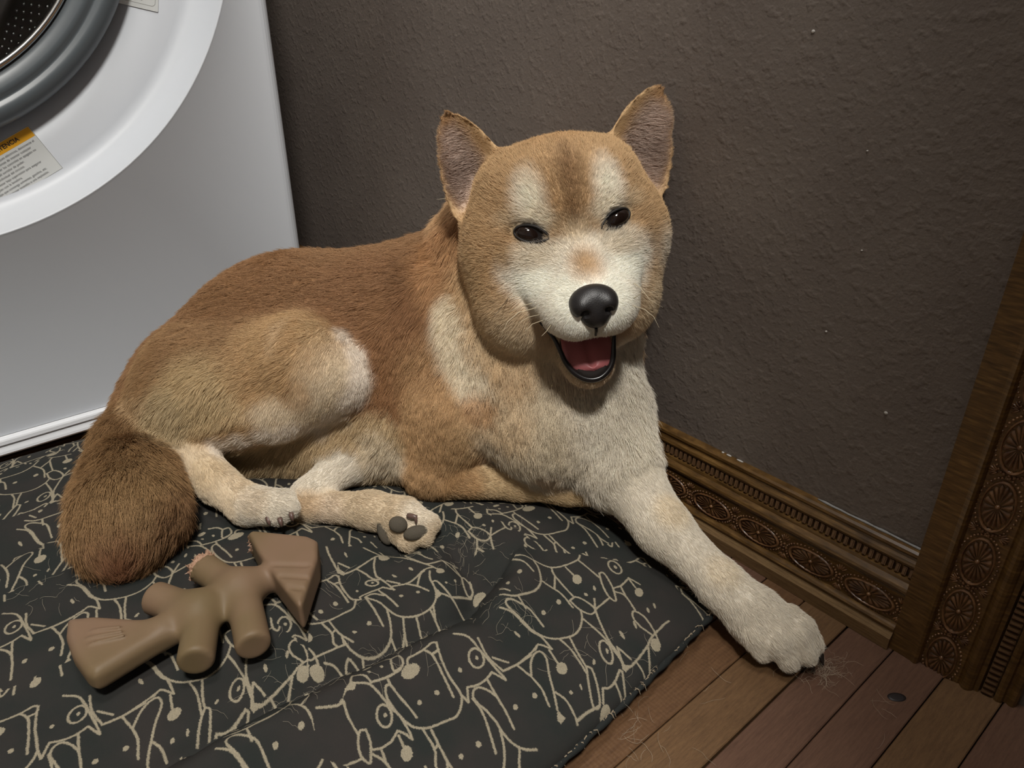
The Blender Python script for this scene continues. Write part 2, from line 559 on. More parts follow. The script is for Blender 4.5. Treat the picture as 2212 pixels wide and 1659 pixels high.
# ------------------------------------------------------------------ implicit surfaces
class Field:
    def __init__(s, lo, hi, h):
        s.lo = np.array(lo, np.float32)
        s.h = h
        s.n = np.ceil((np.array(hi) - np.array(lo)) / h).astype(int) + 1
        s.D = np.full(s.n, 0.2, np.float32)
        s.own = np.zeros(s.n, np.uint8)

    def window(s, lo, hi):
        i0 = np.clip(np.floor((np.array(lo) - s.lo) / s.h).astype(int), 0, s.n)
        i1 = np.clip(np.ceil((np.array(hi) - s.lo) / s.h).astype(int) + 1, 0, s.n)
        if np.any(i1 - i0 < 1): return None
        ax = [(s.lo[k] + s.h * np.arange(i0[k], i1[k])).astype(np.float32) for k in range(3)]
        return (slice(i0[0], i1[0]), slice(i0[1], i1[1]), slice(i0[2], i1[2])), np.meshgrid(*ax, indexing='ij', sparse=True)

    def merge(s, sl, d, k, tag=None, sub=False):
        A = s.D[sl]
        if sub:
            d = -d
            hh = np.clip(0.5 - 0.5 * (A - d) / k, 0, 1)
            s.D[sl] = A * (1 - hh) + d * hh + k * hh * (1 - hh)
            if tag is not None: s.own[sl] = np.where(d > A, tag, s.own[sl])
            return
        if tag is not None: s.own[sl] = np.where(d < A, tag, s.own[sl])
        hh = np.clip(0.5 + 0.5 * (A - d) / k, 0, 1)
        s.D[sl] = A * (1 - hh) + d * hh - k * hh * (1 - hh)

    def cone(s, a, b, ra, rb, k=0.01, tag=None, sub=False):
        a = np.array(a, float); b = np.array(b, float)
        m = max(ra, rb) + k + 3 * s.h
        w = s.window(np.minimum(a, b) - m, np.maximum(a, b) + m)
        if w is None: return
        sl, (X, Y, Z) = w
        ba = b - a
        l2 = max(float(ba @ ba), 1e-12)
        t = np.clip(((X - a[0]) * ba[0] + (Y - a[1]) * ba[1] + (Z - a[2]) * ba[2]) / l2, 0, 1).astype(np.float32)
        d = np.sqrt((X - a[0] - t * ba[0]) ** 2 + (Y - a[1] - t * ba[1]) ** 2 + (Z - a[2] - t * ba[2]) ** 2) - (ra + t * (rb - ra))
        s.merge(sl, d.astype(np.float32), k, tag, sub)

    def ell(s, c, r, R=None, k=0.01, tag=None, sub=False):
        """R columns are the local axes"""
        c = np.array(c, float); r = np.array(r, float)
        R = I3 if R is None else np.array(R, float)
        ext = np.sqrt(((R * r) ** 2).sum(1)) + k + 3 * s.h
        w = s.window(c - ext, c + ext)
        if w is None: return
        sl, (X, Y, Z) = w
        x, y, z = X - c[0], Y - c[1], Z - c[2]
        p = [(x * R[0, i] + y * R[1, i] + z * R[2, i]) for i in range(3)]
        k0 = np.sqrt(sum((p[i] / r[i]) ** 2 for i in range(3)))
        k1 = np.sqrt(sum((p[i] / r[i] ** 2) ** 2 for i in range(3))) + 1e-9
        s.merge(sl, (k0 * (k0 - 1) / k1).astype(np.float32), k, tag, sub)

    def sample_own(s, P):
        i = np.clip(np.round((P - s.lo) / s.h).astype(int), 0, s.n - 1)
        return s.own[i[:, 0], i[:, 1], i[:, 2]]

    def surface(s):
        D = s.D
        neg = D < 0
        c = [slice(None, -1), slice(1, None)]
        any_ = np.zeros(np.array(D.shape) - 1, bool)
        all_ = np.ones(np.array(D.shape) - 1, bool)
        for i in (0, 1):
            for j in (0, 1):
                for k in (0, 1):
                    q = neg[c[i], c[j], c[k]]
                    any_ |= q
                    all_ &= q
        act = any_ & ~all_
        idx = np.argwhere(act)
        num = np.full(act.shape, -1, np.int32)
        num[act] = np.arange(len(idx))
        acc = np.zeros((len(idx), 3))
        cnt = np.zeros(len(idx))
        for ax in range(3):
            o = [a for a in range(3) if a != ax]
            for u in (0, 1):
                for v in (0, 1):
                    p0 = idx.copy(); p0[:, o[0]] += u; p0[:, o[1]] += v
                    p1 = p0.copy(); p1[:, ax] += 1
                    d0 = D[p0[:, 0], p0[:, 1], p0[:, 2]]; d1 = D[p1[:, 0], p1[:, 1], p1[:, 2]]
                    m = (d0 < 0) != (d1 < 0)
                    t = d0[m] / (d0[m] - d1[m])
                    pos = p0[m].astype(float)
                    pos[:, ax] += t
                    acc[m] += pos
                    cnt[m] += 1
        V = s.lo + s.h * acc / cnt[:, None]
        F = []
        for ax in range(3):
            o = [(ax + 1) % 3, (ax + 2) % 3]
            sl0 = [slice(1, -1)] * 3; sl1 = [slice(1, -1)] * 3
            sl0[ax] = slice(0, -1); sl1[ax] = slice(1, None)
            a = neg[tuple(sl0)]; b = neg[tuple(sl1)]
            e = np.argwhere(a != b)
            flip = a[tuple(e.T)]
            g = e.copy(); g[:, o[0]] += 1; g[:, o[1]] += 1   # grid index of the edge start
            q = []
            for (du, dv) in ((-1, -1), (0, -1), (0, 0), (-1, 0)):
                h = g.copy(); h[:, o[0]] += du; h[:, o[1]] += dv
                q.append(num[h[:, 0], h[:, 1], h[:, 2]])
            q = np.stack(q, 1)
            q[~flip] = q[~flip][:, ::-1]
            F.append(q)
        return V, np.concatenate(F)


def quad_mesh(name, V, F):
    me = bpy.data.meshes.new(name)
    me.vertices.add(len(V))
    me.vertices.foreach_set('co', np.ascontiguousarray(V, np.float32).ravel())
    n = F.shape[1]
    me.loops.add(F.size)
    me.loops.foreach_set('vertex_index', F.ravel().astype(np.int32))
    me.polygons.add(len(F))
    me.polygons.foreach_set('loop_start', np.arange(0, F.size, n, dtype=np.int32))
    me.polygons.foreach_set('loop_total', np.full(len(F), n, np.int32))
    me.polygons.foreach_set('use_smooth', np.ones(len(F), bool))
    me.update(calc_edges=True)
    me.validate()
    return me


def edges_of(F):
    n = F.shape[1]
    return np.concatenate([F[:, [i, (i + 1) % n]] for i in range(n)])


def lap(A, E, it, w=0.5):
    """smooth per-vertex data over the mesh"""
    A = np.array(A, float)
    n = len(A)
    one = A.ndim == 1
    if one: A = A[:, None]
    cnt = np.bincount(E[:, 0], minlength=n) + np.bincount(E[:, 1], minlength=n)
    cnt = np.maximum(cnt, 1)[:, None]
    for _ in range(it):
        s = np.stack([np.bincount(E[:, 0], A[E[:, 1], c], n) + np.bincount(E[:, 1], A[E[:, 0], c], n) for c in range(A.shape[1])], 1) / cnt
        A = A * (1 - w) + s * w
    return A[:, 0] if one else A


def normals_of(V, F):
    a = V[F[:, 2]] - V[F[:, 0]]
    b = V[F[:, 3]] - V[F[:, 1]]
    fn = np.cross(a, b)
    N_ = np.zeros_like(V)
    for i in range(4):
        for c in range(3):
            N_[:, c] += np.bincount(F[:, i], fn[:, c], len(V))
    return N_ / (np.linalg.norm(N_, axis=1)[:, None] + 1e-12)


# ------------------------------------------------------------------ the dog: shape
# name -> (fur colour, hair length, lift, flow vector)
TAGS = []


def new_tag(name, col, length, lift, flow):
    TAGS.append((name, lin(col), length, lift, np.array(flow, float) / (np.linalg.norm(flow) + 1e-9)))
    return len(TAGS) - 1


def pv(a, b): return at(*b) - at(*a)


C_BACK, C_TAN, C_SAND = (156, 116, 74), (190, 154, 106), (200, 172, 126)
C_CREAM, C_WHITE, C_TAIL, C_TIP = (208, 188, 156), (218, 208, 190), (146, 110, 66), (122, 74, 44)
C_DARK, C_SKIN = (112, 74, 42), (34, 28, 26)

DOG = Field((-0.87, -0.02, -0.006), (-0.11, 0.515, 0.45), 0.0028)
T_none = new_tag('none', C_TAN, 0.008, 0.3, (0, 0, -1))
T_back = new_tag('back', C_BACK, 0.009, 0.22, pv((930, 640, .72), (430, 760, .74)))
T_rump = new_tag('rump', (150, 110, 68), 0.010, 0.25, pv((500, 650, .73), (250, 930, .68)))
T_flank = new_tag('flank', (156, 110, 66), 0.009, 0.22, pv((940, 640, .70), (820, 860, .68)))
T_belly = new_tag('belly', C_SAND, 0.012, 0.3, pv((830, 850, .68), (760, 990, .67)))
T_thigh = new_tag('thigh', (190, 154, 104), 0.008, 0.22, pv((690, 760, .64), (420, 900, .65)))
T_knee = new_tag('knee', C_CREAM, 0.006, 0.22, pv((760, 760, .64), (720, 910, .64)))
T_butt = new_tag('buttock', C_SAND, 0.011, 0.3, pv((420, 840, .66), (360, 950, .66)))
T_hock = new_tag('hock', C_CREAM, 0.0045, 0.2, pv((420, 960, .65), (520, 1090, .63)))
T_paw = new_tag('paw', C_WHITE, 0.0045, 0.25, pv((520, 1080, .63), (640, 1110, .61)))
T_foot = new_tag('hind_foot', C_CREAM, 0.0045, 0.2, pv((650, 1090, .65), (900, 1130, .62)))
T_shank = new_tag('shank', C_WHITE, 0.0045, 0.2, pv((780, 960, .69), (660, 1070, .65)))
T_tail = new_tag('tail', C_TAIL, 0.014, 0.30, pv((265, 920, .68), (270, 1230, .58)))
T_arm = new_tag('upper_arm', (188, 148, 98), 0.008, 0.22, pv((960, 700, .68), (930, 1000, .68)))
T_fore = new_tag('forearm', C_SAND, 0.0045, 0.2, pv((950, 1030, .69), (1260, 1050, .66)))
T_chest = new_tag('chest', C_WHITE, 0.011, 0.26, pv((1190, 720, .60), (1190, 1000, .60)))
T_neck = new_tag('neck', (194, 154, 106), 0.013, 0.28, pv((1100, 560, .66), (1060, 860, .63)))
T_leg = new_tag('front_leg', C_WHITE, 0.0045, 0.2, pv((1340, 1000, .64), (1640, 1330, .57)))
T_fpaw = new_tag('front_paw', C_WHITE, 0.0045, 0.24, pv((1600, 1290, .58), (1750, 1430, .54)))
T_head = new_tag('head', C_TAN, 0.006, 0.26, (0, 0, 1))
T_muz = new_tag('muzzle', C_WHITE, 0.0050, 0.28, (0, 0, 1))
T_ear = new_tag('ear', C_TAN, 0.0028, 0.12, (0, 0, 1))
T_inear = new_tag('inner_ear', (190, 166, 150), 0.007, 0.25, (0, 0, 1))
T_mouth = new_tag('mouth', C_SKIN, 0.0, 0.2, (0, 0, 1))


def cone(a, b, ra, rb, k, t): DOG.cone(at(*a), at(*b), ra, rb, k, t)


# trunk
cone((445, 840, .745), (650, 745, .76), .070, .088, .03, T_rump)
cone((600, 755, .76), (930, 728, .745), .087, .098, .03, T_back)
cone((800, 800, .735), (960, 760, .725), .075, .090, .03, T_flank)
cone((520, 935, .735), (850, 905, .725), .050, .066, .03, T_belly)
cone((350, 880, .725), (430, 850, .735), .038, .056, .02, T_rump)
# neck and chest
cone((1000, 712, .735), (1150, 640, .70), .090, .082, .03, T_back)
cone((1130, 560, .695), (1150, 760, .700), .082, .092, .03, T_neck)
cone((1180, 760, .68), (1200, 895, .665), .080, .064, .03, T_chest)
# near shoulder, upper arm and folded forearm
cone((1000, 760, .700), (985, 880, .676), .054, .050, .018, T_arm)
cone((985, 880, .676), (938, 1000, .684), .050, .032, .012, T_arm)
cone((942, 1018, .688), (1120, 1043, .674), .0255, .0152, .010, T_fore)
cone((1120, 1043, .676), (1225, 1048, .662), .0150, .0170, .008, T_fore)
cone((1225, 1048, .662), (1255, 1056, .656), .0165, .0140, .008, T_fore)
# stretched front leg
cone((1300, 900, .665), (1335, 1005, .645), .046, .034, .022, T_chest)
cone((1335, 1005, .645), (1432, 1140, .615), .0325, .0215, .014, T_leg)
cone((1432, 1140, .615), (1560, 1265, .587), .0215, .0170, .012, T_leg)
cone((1560, 1265, .587), (1632, 1330, .574), .0175, .0200, .012, T_leg)
cone((1632, 1330, .574), (1668, 1362, .566), .0205, .0205, .012, T_fpaw)
for (a, b, c, r) in (((1640, 1348, .566), (1632, 1374, .5580), (1646, 1404, .5560), .0112), ((1666, 1354, .562), (1680, 1386, .5520), (1702, 1424, .5495), .0116),
                     ((1690, 1344, .562), (1718, 1376, .5530), (1742, 1414, .5500), .0106), ((1704, 1324, .566), (1734, 1354, .5580), (1759, 1391, .5560), .0090)):
    cone(a, b, r * 0.80, r, .0018, T_fpaw)
    cone(b, c, r, r * 0.74, .0010, T_fpaw)
cone((1570, 1290, .583), (1588, 1338, .577), .010, .006, .005, T_leg)
# near haunch
cone((450, 835, .700), (655, 785, .660), .062, .040, .02, T_thigh)
cone((655, 785, .660), (712, 802, .650), .040, .033, .016, T_knee)
cone((400, 885, .690), (520, 850, .680), .045, .050, .02, T_butt)
cone((710, 822, .648), (600, 890, .652), .030, .024, .014, T_knee)
cone((600, 890, .652), (405, 935, .664), .024, .0165, .012, T_thigh)
cone((402, 948, .662), (470, 1045, .640), .0170, .0160, .008, T_hock)
cone((470, 1045, .640), (535, 1090, .628), .0160, .0165, .008, T_hock)
cone((535, 1090, .628), (575, 1094, .620), .0165, .0155, .006, T_paw)
for (a, b, r) in (((570, 1100, .616), (600, 1112, .608), .0095), ((580, 1088, .616), (622, 1098, .608), .0100), ((575, 1080, .622), (615, 1080, .616), .0095)):
    cone(a, b, r, r * 0.95, .003, T_paw)
# far hind leg
cone((785, 945, .700), (760, 990, .682), .026, .020, .014, T_shank)
cone((760, 990, .682), (668, 1068, .655), .019, .0140, .012, T_shank)
cone((668, 1072, .655), (660, 1092, .652), .0145, .0140, .010, T_foot)
cone((665, 1092, .652), (800, 1102, .636), .0135, .0145, .010, T_foot)
cone((800, 1102, .636), (870, 1118, .626), .0150, .0180, .010, T_foot)
for (a, b, r) in (((860, 1150, .616), (880, 1172, .611), .0090), ((885, 1145, .614), (915, 1160, .609), .0090), ((895, 1115, .620), (928, 1132, .613), .0100), ((850, 1120, .616), (858, 1136, .611), .0085)):
    cone(a, b, r, r * 0.9, .004, T_foot)
# tail, curled round onto the cushion
for a, b, ra, rb in (((305, 888, .705), (278, 960, .665), .022, .025), ((278, 960, .665), (284, 1050, .620), .025, .036), ((284, 1050, .620), (280, 1110, .590), .036, .039),
                     ((280, 1110, .590), (258, 1156, .577), .039, .031)):
    cone(a, b, ra, rb, .014, T_tail)

# head frame: x to its left as we see it (right in the picture), y out of the face, z up
HO = at(1215, 480, 0.60)
_F = EYE - HO
_F /= np.linalg.norm(_F)
_ro = math.radians(9.8)
_R = RT * math.cos(_ro) + UP * math.sin(_ro)
_R -= _F * (_R @ _F)
_R /= np.linalg.norm(_R)
_U = np.cross(_R, _F)
_ya = math.radians(8.5)
HR = _R * math.cos(_ya) - _F * math.sin(_ya)
HF = _F * math.cos(_ya) + _R * math.sin(_ya)
HU = _U if _U[2] > 0 else -_U
HM = np.stack([HR, HF, HU], 1)


def hd(x, y, z):
    return HO + HM @ (np.array([x, y, z]) * 0.001)


def hell(c, r, k, t, R=None, sub=False):
    M = HM if R is None else HM @ R
    DOG.ell(hd(*c), np.array(r) * 0.001, M, k * 0.001, t, sub)


def hcone(a, b, ra, rb, k, t, sub=False): DOG.cone(hd(*a), hd(*b), ra * 0.001, rb * 0.001, k * 0.001, t, sub)


def rotx(a): c, s = math.cos(a), math.sin(a); return np.array([[1, 0, 0], [0, c, -s], [0, s, c]])
def roty(a): c, s = math.cos(a), math.sin(a); return np.array([[c, 0, s], [0, 1, 0], [-s, 0, c]])
def rotz(a): c, s = math.cos(a), math.sin(a); return np.array([[c, -s, 0], [s, c, 0], [0, 0, 1]])


hell((0, -8, 7), (72, 66, 56), 20, T_head)
hell((0, 20, 29), (52, 36, 36), 18, T_head)
for s in (-1, 1):
    hell((s * 34, -4, 34), (30, 34, 26), 16, T_head)
for s in (-1, 1):
    hell((s * 49, -6, -18), (38, 46, 44), 18, T_head)
    hell((s * (42 if s < 0 else 33), 6, -58), (41 if s < 0 else 37, 46, 46), 14, T_head)
    hell((s * 26, 38, 12), (17, 14, 11), 10, T_head)
    hell((s * 34, 34, -24), (22, 20, 18), 12, T_head)
hcone((0, 30, -36), (0, 76, -63), 36, 22, 12, T_muz)
for s in (-1, 1):
    hcone((s * 16, 55, -60), (s * 13, 80, -67), 20, 18.5, 8, T_muz)
hcone((0, 10, -84), (-3, 46, -110), 32, 18, 12, T_head)
hcone((-3, 46, -108), (-4, 54, -111), 18, 15.5, 8, T_head)
for s in (-1, 1):
    hcone((s * 38, 34, -42), (s * 20, 70, -63), 14, 17, 9, T_muz)
# open mouth
hcone((-4, 92, -104), (-3, 35, -88), 17, 14.5, 2.0, T_mouth, True)
hcone((-3, 78, -97), (-26, 62, -79), 10, 4, 2.5, T_mouth, True)
hcone((-2, 74, -97), (15, 62, -82), 9, 4, 2.5, T_mouth, True)


def ear(bi, bo, tip, face, k=7):
    """a cupped, rounded triangular ear between two base points and a tip (head millimetres)"""
    bi, bo, tip = (hd(*p) for p in (bi, bo, tip))
    bc = (bi + bo) / 2
    u = bo - bi
    W = np.linalg.norm(u)
    u /= W
    v = tip - bc
    v -= u * (v @ u)
    Hh = np.linalg.norm(v)
    v /= Hh
    w = np.cross(u, v)
    fdir = HM @ np.array(face)
    if w @ fdir < 0: w = -w
    skew = ((tip - bc) @ u)
    m = 0.03
    P3 = np.stack([bi, bo, tip])
    win = DOG.window(P3.min(0) - m, P3.max(0) + m)
    sl, (X, Y, Z) = win
    dx, dy, dz = X - bc[0], Y - bc[1], Z - bc[2]
    pu = dx * u[0] + dy * u[1] + dz * u[2]
    pvv = dx * v[0] + dy * v[1] + dz * v[2]
    pw = dx * w[0] + dy * w[1] + dz * w[2]
    t = pvv / Hh
    tc = np.clip(t, 0, 1.0)
    hw = W / 2 * np.clip(1 - tc ** 1.75, 0, 1) ** 0.72 + 0.001
    cu = skew * tc
    q = (pu - cu) / hw
    cup = 0.018 * (1 - tc) ** 0.7 + 0.003
    mid = cup * (np.clip(np.abs(q), 0, 1.2) ** 2 - 1.0) + 0.004
    th = 0.0034 - 0.0008 * tc
    d1 = np.abs(pw - mid) - th
    d2 = (np.abs(pu - cu) - hw) * 0.75
    d3 = pvv - Hh
    d4 = -0.012 - pvv
    d = np.maximum(np.maximum(d1 * 0.8, d2), np.maximum(d3, d4))
    inner = (pw > mid) & (q > -0.50) & (q < 0.78) & (tc < 0.84) & (tc > -0.05)
    tg = np.where(inner, T_inear, T_ear).astype(np.uint8)
    A = DOG.D[sl]
    DOG.own[sl] = np.where(d < A, tg, DOG.own[sl])
    kk = k * 0.001
    hh = np.clip(0.5 + 0.5 * (A - d) / kk, 0, 1)
    DOG.D[sl] = A * (1 - hh) + d * hh - kk * hh * (1 - hh)
    return bc, u, v, w


EARS = [ear((-37, -2, 52), (-87, -14, 22), (-80, -6, 100), (-0.15, 1, 0.1)), ear((44, -2, 55), (91, -14, 12), (98, -10, 94), (-0.1, 1, 0.1))]



def surf_along(px, py, lift=0.0):
    """first point of the dog's skin met along a line of sight from the eye"""
    d = FW * FOC + RT * (px - 1106.0) - UP * (py - 829.5)
    d = d / np.linalg.norm(d)
    t = np.arange(0.40, 1.0, 0.0007)
    P = EYE + t[:, None] * d
    i = np.round((P - DOG.lo) / DOG.h).astype(int)
    ok = np.all((i >= 0) & (i < DOG.n), 1)
    v = np.full(len(t), 1.0)
    v[ok] = DOG.D[i[ok, 0], i[ok, 1], i[ok, 2]]
    k = np.argmax(v < 0.0005) if np.any(v < 0.0005) else len(t) // 2
    return P[k] - d * lift, -d


def hsurf(x, z):
    """head millimetres: y of the skin seen from the front"""
    ys = np.arange(130, -20, -0.5)
    P = np.array([hd(x, y, z) for y in ys])
    i = np.clip(np.round((P - DOG.lo) / DOG.h).astype(int), 0, DOG.n - 1)
    v = DOG.D[i[:, 0], i[:, 1], i[:, 2]]
    return ys[np.argmax(v < 0)]


# the fold between upper lip and cheek
for s in (-1, 1):
    G = [(s * x, hsurf(s * x, z) + o, z) for (x, z, o) in ((49, -46, 1.0), (45, -57, 0.5), (40, -67, 0.5), (36, -75, 1.0))]
    for a, b, ra, rb in zip(G[:-1], G[1:], (1.0, 2.4, 3.2), (2.4, 3.2, 3.4)):
        hcone(a, b, ra, rb, 5, None, True)
DV, DF = DOG.surface()
DE = edges_of(DF)
d_own = DOG.sample_own(DV)
DV0 = DV.copy()
DV = lap(DV, DE, 2, 0.45)
_ear = np.isin(d_own, [T_ear, T_inear])[:, None]
DV = np.where(_ear, lap(DV, DE, 5, 0.5), DV)
DN = normals_of(DV, DF)

FUR_N = 760000

# ------------------------------------------------------------------ the dog: colour, fur direction and length
d_col = np.array([t[1] for t in TAGS])[d_own]
d_len = np.array([t[2] for t in TAGS])[d_own]
d_lift = np.array([t[3] for t in TAGS])[d_own]
d_flow = np.array([t[4] for t in TAGS])[d_own]
HL = ((DV - HO) @ HM) * 1000.0                           # head coordinates in mm
in_head = np.isin(d_own, [T_head, T_muz, T_mouth])
rad_ = HL - np.array([0, 112, -50])
rad_ /= np.linalg.norm(rad_, axis=1)[:, None]
rad_[:, 2] -= 0.25 * (HL[:, 2] < -20)
d_flow[in_head] = (rad_ @ HM.T)[in_head]
for (bc, u, v, w), side in zip(EARS, (-1, 1)):
    near = (np.linalg.norm(DV - bc, axis=1) < 0.09) & ((HL[:, 0] < 0) == (side < 0))
    d_flow[near & (d_own == T_ear)] = v
    d_flow[near & (d_own == T_inear)] = 0.55 * v + 0.75 * u + 0.25 * w
d_flow = lap(d_flow, DE, 14)
d_col = lap(d_col, DE, 7)
d_len = lap(d_len, DE, 8)
d_lift = lap(d_lift, DE, 8)


def smooth01(x):
    x = np.clip(x, 0, 1)
    return x * x * (3 - 2 * x)


def paint(px, py, dist, r, col, s=1.0, soft=0.6):
    global d_col
    c, _ = surf_along(px, py, -0.002)
    if abs(float((c - EYE) @ FW) - dist) > 0.09: c = at(px, py, dist)
    d = np.linalg.norm(DV - c, axis=1) / r
    m = (smooth01((1 - d) / soft) * s)[:, None]
    d_col = d_col * (1 - m) + np.array(lin(col)) * m


def hpaint(c, r, col, s=1.0, soft=0.6, both=False, only=None):
    global d_col
    for sg in ((1, -1) if both else (1,)):
        d = np.sqrt((((HL - np.array([c[0] * sg, c[1], c[2]])) / np.array(r)) ** 2).sum(1))
        m = smooth01((1 - d) / soft) * s
        if only is not None: m = m * only
        m = m[:, None]
        d_col = d_col * (1 - m) + np.array(lin(col)) * m


# trunk markings
paint(560, 600, .70, .075, (150, 106, 62), .6)
paint(420, 720, .70, .080, (144, 104, 62), .7)
paint(300, 830, .69, .060, (150, 112, 68), .6)
paint(790, 640, .68, .080, (150, 104, 64), .5)
paint(905, 580, .67, .040, (120, 82, 46), .55)
paint(880, 700, .66, .05, (156, 112, 68), .5)
paint(830, 985, .68, .030, (216, 200, 172), 1.0)
paint(815, 950, .68, .022, (212, 194, 162), .8)
paint(900, 650, .67, .03, (128, 84, 46), .4)
paint(960, 540, .66, .05, (176, 128, 78), .95)
paint(985, 600, .65, .05, (180, 134, 84), .95)
paint(1000, 660, .64, .035, (188, 146, 96), .8)
# haunch
paint(600, 740, .62, .060, (190, 154, 104), .7)
paint(420, 850, .63, .050, (196, 170, 122), .8)
paint(360, 900, .64, .035, (188, 166, 124), .8)
for (x, y, d, r) in ((742, 728, .62, .013), (768, 765, .62, .017), (778, 812, .62, .021), (766, 860, .62, .022), (728, 900, .62, .021), (680, 920, .62, .022), (630, 935, .63, .020), (580, 945, .63, .019), (530, 953, .63, .018), (480, 958, .64, .018)):
    paint(x, y, d, r, (222, 208, 190), 1.0, .7)
paint(690, 720, .62, .02, C_SAND, .5)
paint(640, 850, .625, .020, (180, 142, 94), .6)
# hock and feet
paint(440, 1020, .64, .022, (200, 176, 136), .6)
paint(545, 1085, .61, .020, (214, 194, 164), .5)
paint(700, 1110, .63, .025, (212, 192, 168), .6)
paint(660, 1085, .64, .018, (202, 172, 130), .6)
paint(900, 1105, .61, .022, C_WHITE, .7)
# tail
paint(200, 1090, .56, .05, (154, 118, 74), .6)
paint(300, 1030, .58, .05, (156, 122, 76), .6)
paint(255, 1215, .56, .042, C_TIP, .9, .9)
paint(390, 1120, .57, .04, (118, 80, 48), .6)
# shoulder, arm and chest
paint(950, 820, .65, .055, (186, 146, 96), .7)
paint(1010, 960, .65, .035, (206, 172, 122), .6)
paint(930, 950, .66, .04, (186, 146, 96), .7)
paint(1090, 960, .63, .036, (216, 200, 172), .85)
paint(1130, 985, .64, .026, (216, 200, 172), .7)
paint(1000, 1045, .67, .025, (190, 142, 84), .6)
paint(1180, 1035, .65, .022, (200, 160, 112), .5)
paint(1180, 860, .60, .085, (206, 186, 152), .9)
paint(1250, 930, .60, .06, (206, 190, 160), .8)
paint(1330, 820, .60, .070, (224, 214, 196), 1.0)
paint(1340, 930, .61, .06, (222, 212, 192), 1.0)
for (x, y, d, r) in ((972, 672, .65, .022), (978, 715, .65, .026), (995, 765, .645, .028), (1025, 812, .64, .028), (1065, 855, .63, .028), (1105, 890, .63, .024)):
    paint(x, y, d, r, (222, 206, 176), 1.0)
paint(1050, 730, .62, .035, (196, 162, 116), .7)
paint(1090, 900, .62, .04, (196, 164, 118), .7)
paint(1110, 800, .62, .03, (206, 168, 116), .6)
paint(1040, 870, .635, .022, (190, 136, 76), .6)
paint(1360, 1130, .61, .03, C_WHITE, .6)
paint(1450, 1100, .60, .022, (220, 200, 164), .6)
paint(1560, 1230, .575, .02, (222, 204, 172), .5)
# head: tan crown, pale cheeks, white muzzle and brows
hpaint((60, -5, -70), (44, 64, 50), (216, 192, 150), .95, .8, True)
hpaint((84, 0, -34), (28, 60, 40), (206, 174, 126), .7, .8, True)
hpaint((50, 30, -70), (32, 36, 40), (218, 198, 164), .9, .8, True)
hpaint((-2, 40, -118), (46, 44, 30), (202, 178, 146), .9, .7)
hpaint((0, 84, -58), (46, 60, 42), (232, 225, 210), 1.0, .5)
hpaint((34, 56, -42), (26, 34, 24), (232, 225, 210), 1.0, .6, True)
hpaint((48, 44, -32), (20, 30, 20), (232, 225, 210), .85, .8, True)
hpaint((74, 20, -34), (24, 34, 28), (232, 225, 210), .7, .9)
hpaint((29, 50, 17), (19, 32, 32), (226, 218, 202), 1.0, .8, True)
hpaint((25, 55, 2), (20, 25, 15), (214, 200, 174), .9, .7, True)
hpaint((44, 42, 8), (20, 22, 12), (206, 184, 148), .7, .9, True)
hpaint((30, 48, -20), (30, 30, 16), (214, 202, 180), .95, .7, True)
hpaint((0, 60, -6), (18, 30, 18), (206, 186, 152), .8, .9)
hpaint((28, 50, 20), (17, 30, 34), (232, 221, 198), .75, 1.0, True)
hpaint((24, 54, 4), (16, 24, 14), (226, 214, 192), .8, .8, True)
hpaint((2, 48, 32), (17, 40, 38), (128, 90, 52), .85, .95)
hpaint((1, 58, 6), (9, 30, 16), (146, 108, 66), .7, .9)
hpaint((2, 82, -27), (21, 28, 24), (182, 146, 100), 1.0, .75)
hpaint((-51, 42, -20), (10, 16, 14), (178, 144, 96), .9, .8)
hpaint((58, 36, -22), (10, 16, 14), (172, 146, 112), .7, .8)
hpaint((0, 10, 64), (50, 50, 24), (182, 136, 82), .6, .9)
paint(958, 250, .585, .014, (152, 110, 66), .7)
paint(1432, 192, .585, .014, (152, 110, 66), .7)
for (bc, u, v, w) in EARS:
    d = np.linalg.norm(DV - (bc + v * 0.016 + w * 0.004), axis=1)
    m = (smooth01((0.026 - d) / 0.022) * 0.6 * (d_own == T_inear))[:, None]
    d_col = d_col * (1 - m) + np.array(lin((96, 70, 60))) * m
# eyes, lips and nose are bare and dark
EYES = [((-33.0, 0, -4.6), 0.36), ((33.5, 0, -4.6), -0.36)]


def cap_d(P, a, b, ra, rb):
    a, b = np.array(a, float), np.array(b, float)
    t = np.clip(((P - a) @ (b - a)) / ((b - a) @ (b - a)), 0, 1)
    return np.linalg.norm(P - a - t[:, None] * (b - a), axis=1) - (ra + t * (rb - ra))


mouth = np.minimum(np.minimum(cap_d(HL, (-4, 92, -104), (-3, 35, -88), 17, 14.5), cap_d(HL, (-3, 78, -97), (-26, 62, -79), 10, 4)), cap_d(HL, (-2, 74, -97), (15, 62, -82), 9, 4))
bare = smooth01((1.8 - mouth) / 1.6) * (HL[:, 1] < 72)
_in = (((HL[:, 0] + 4) / 20.0) ** 2 + ((HL[:, 2] + 98) / 22.5) ** 2 < 1) & (HL[:, 1] > 28) & (HL[:, 2] < -85.5)
bare = np.maximum(bare, _in.astype(float))
m = bare[:, None]
d_col = d_col * (1 - m) + np.array(lin(C_SKIN)) * m


def eye_q(P, e):
    (ex, _, ez), rot = e
    dx, dz = P[:, 0] - ex, P[:, 2] - ez
    c, s = math.cos(rot), math.sin(rot)
    return dx * c - dz * s, dx * s + dz * c


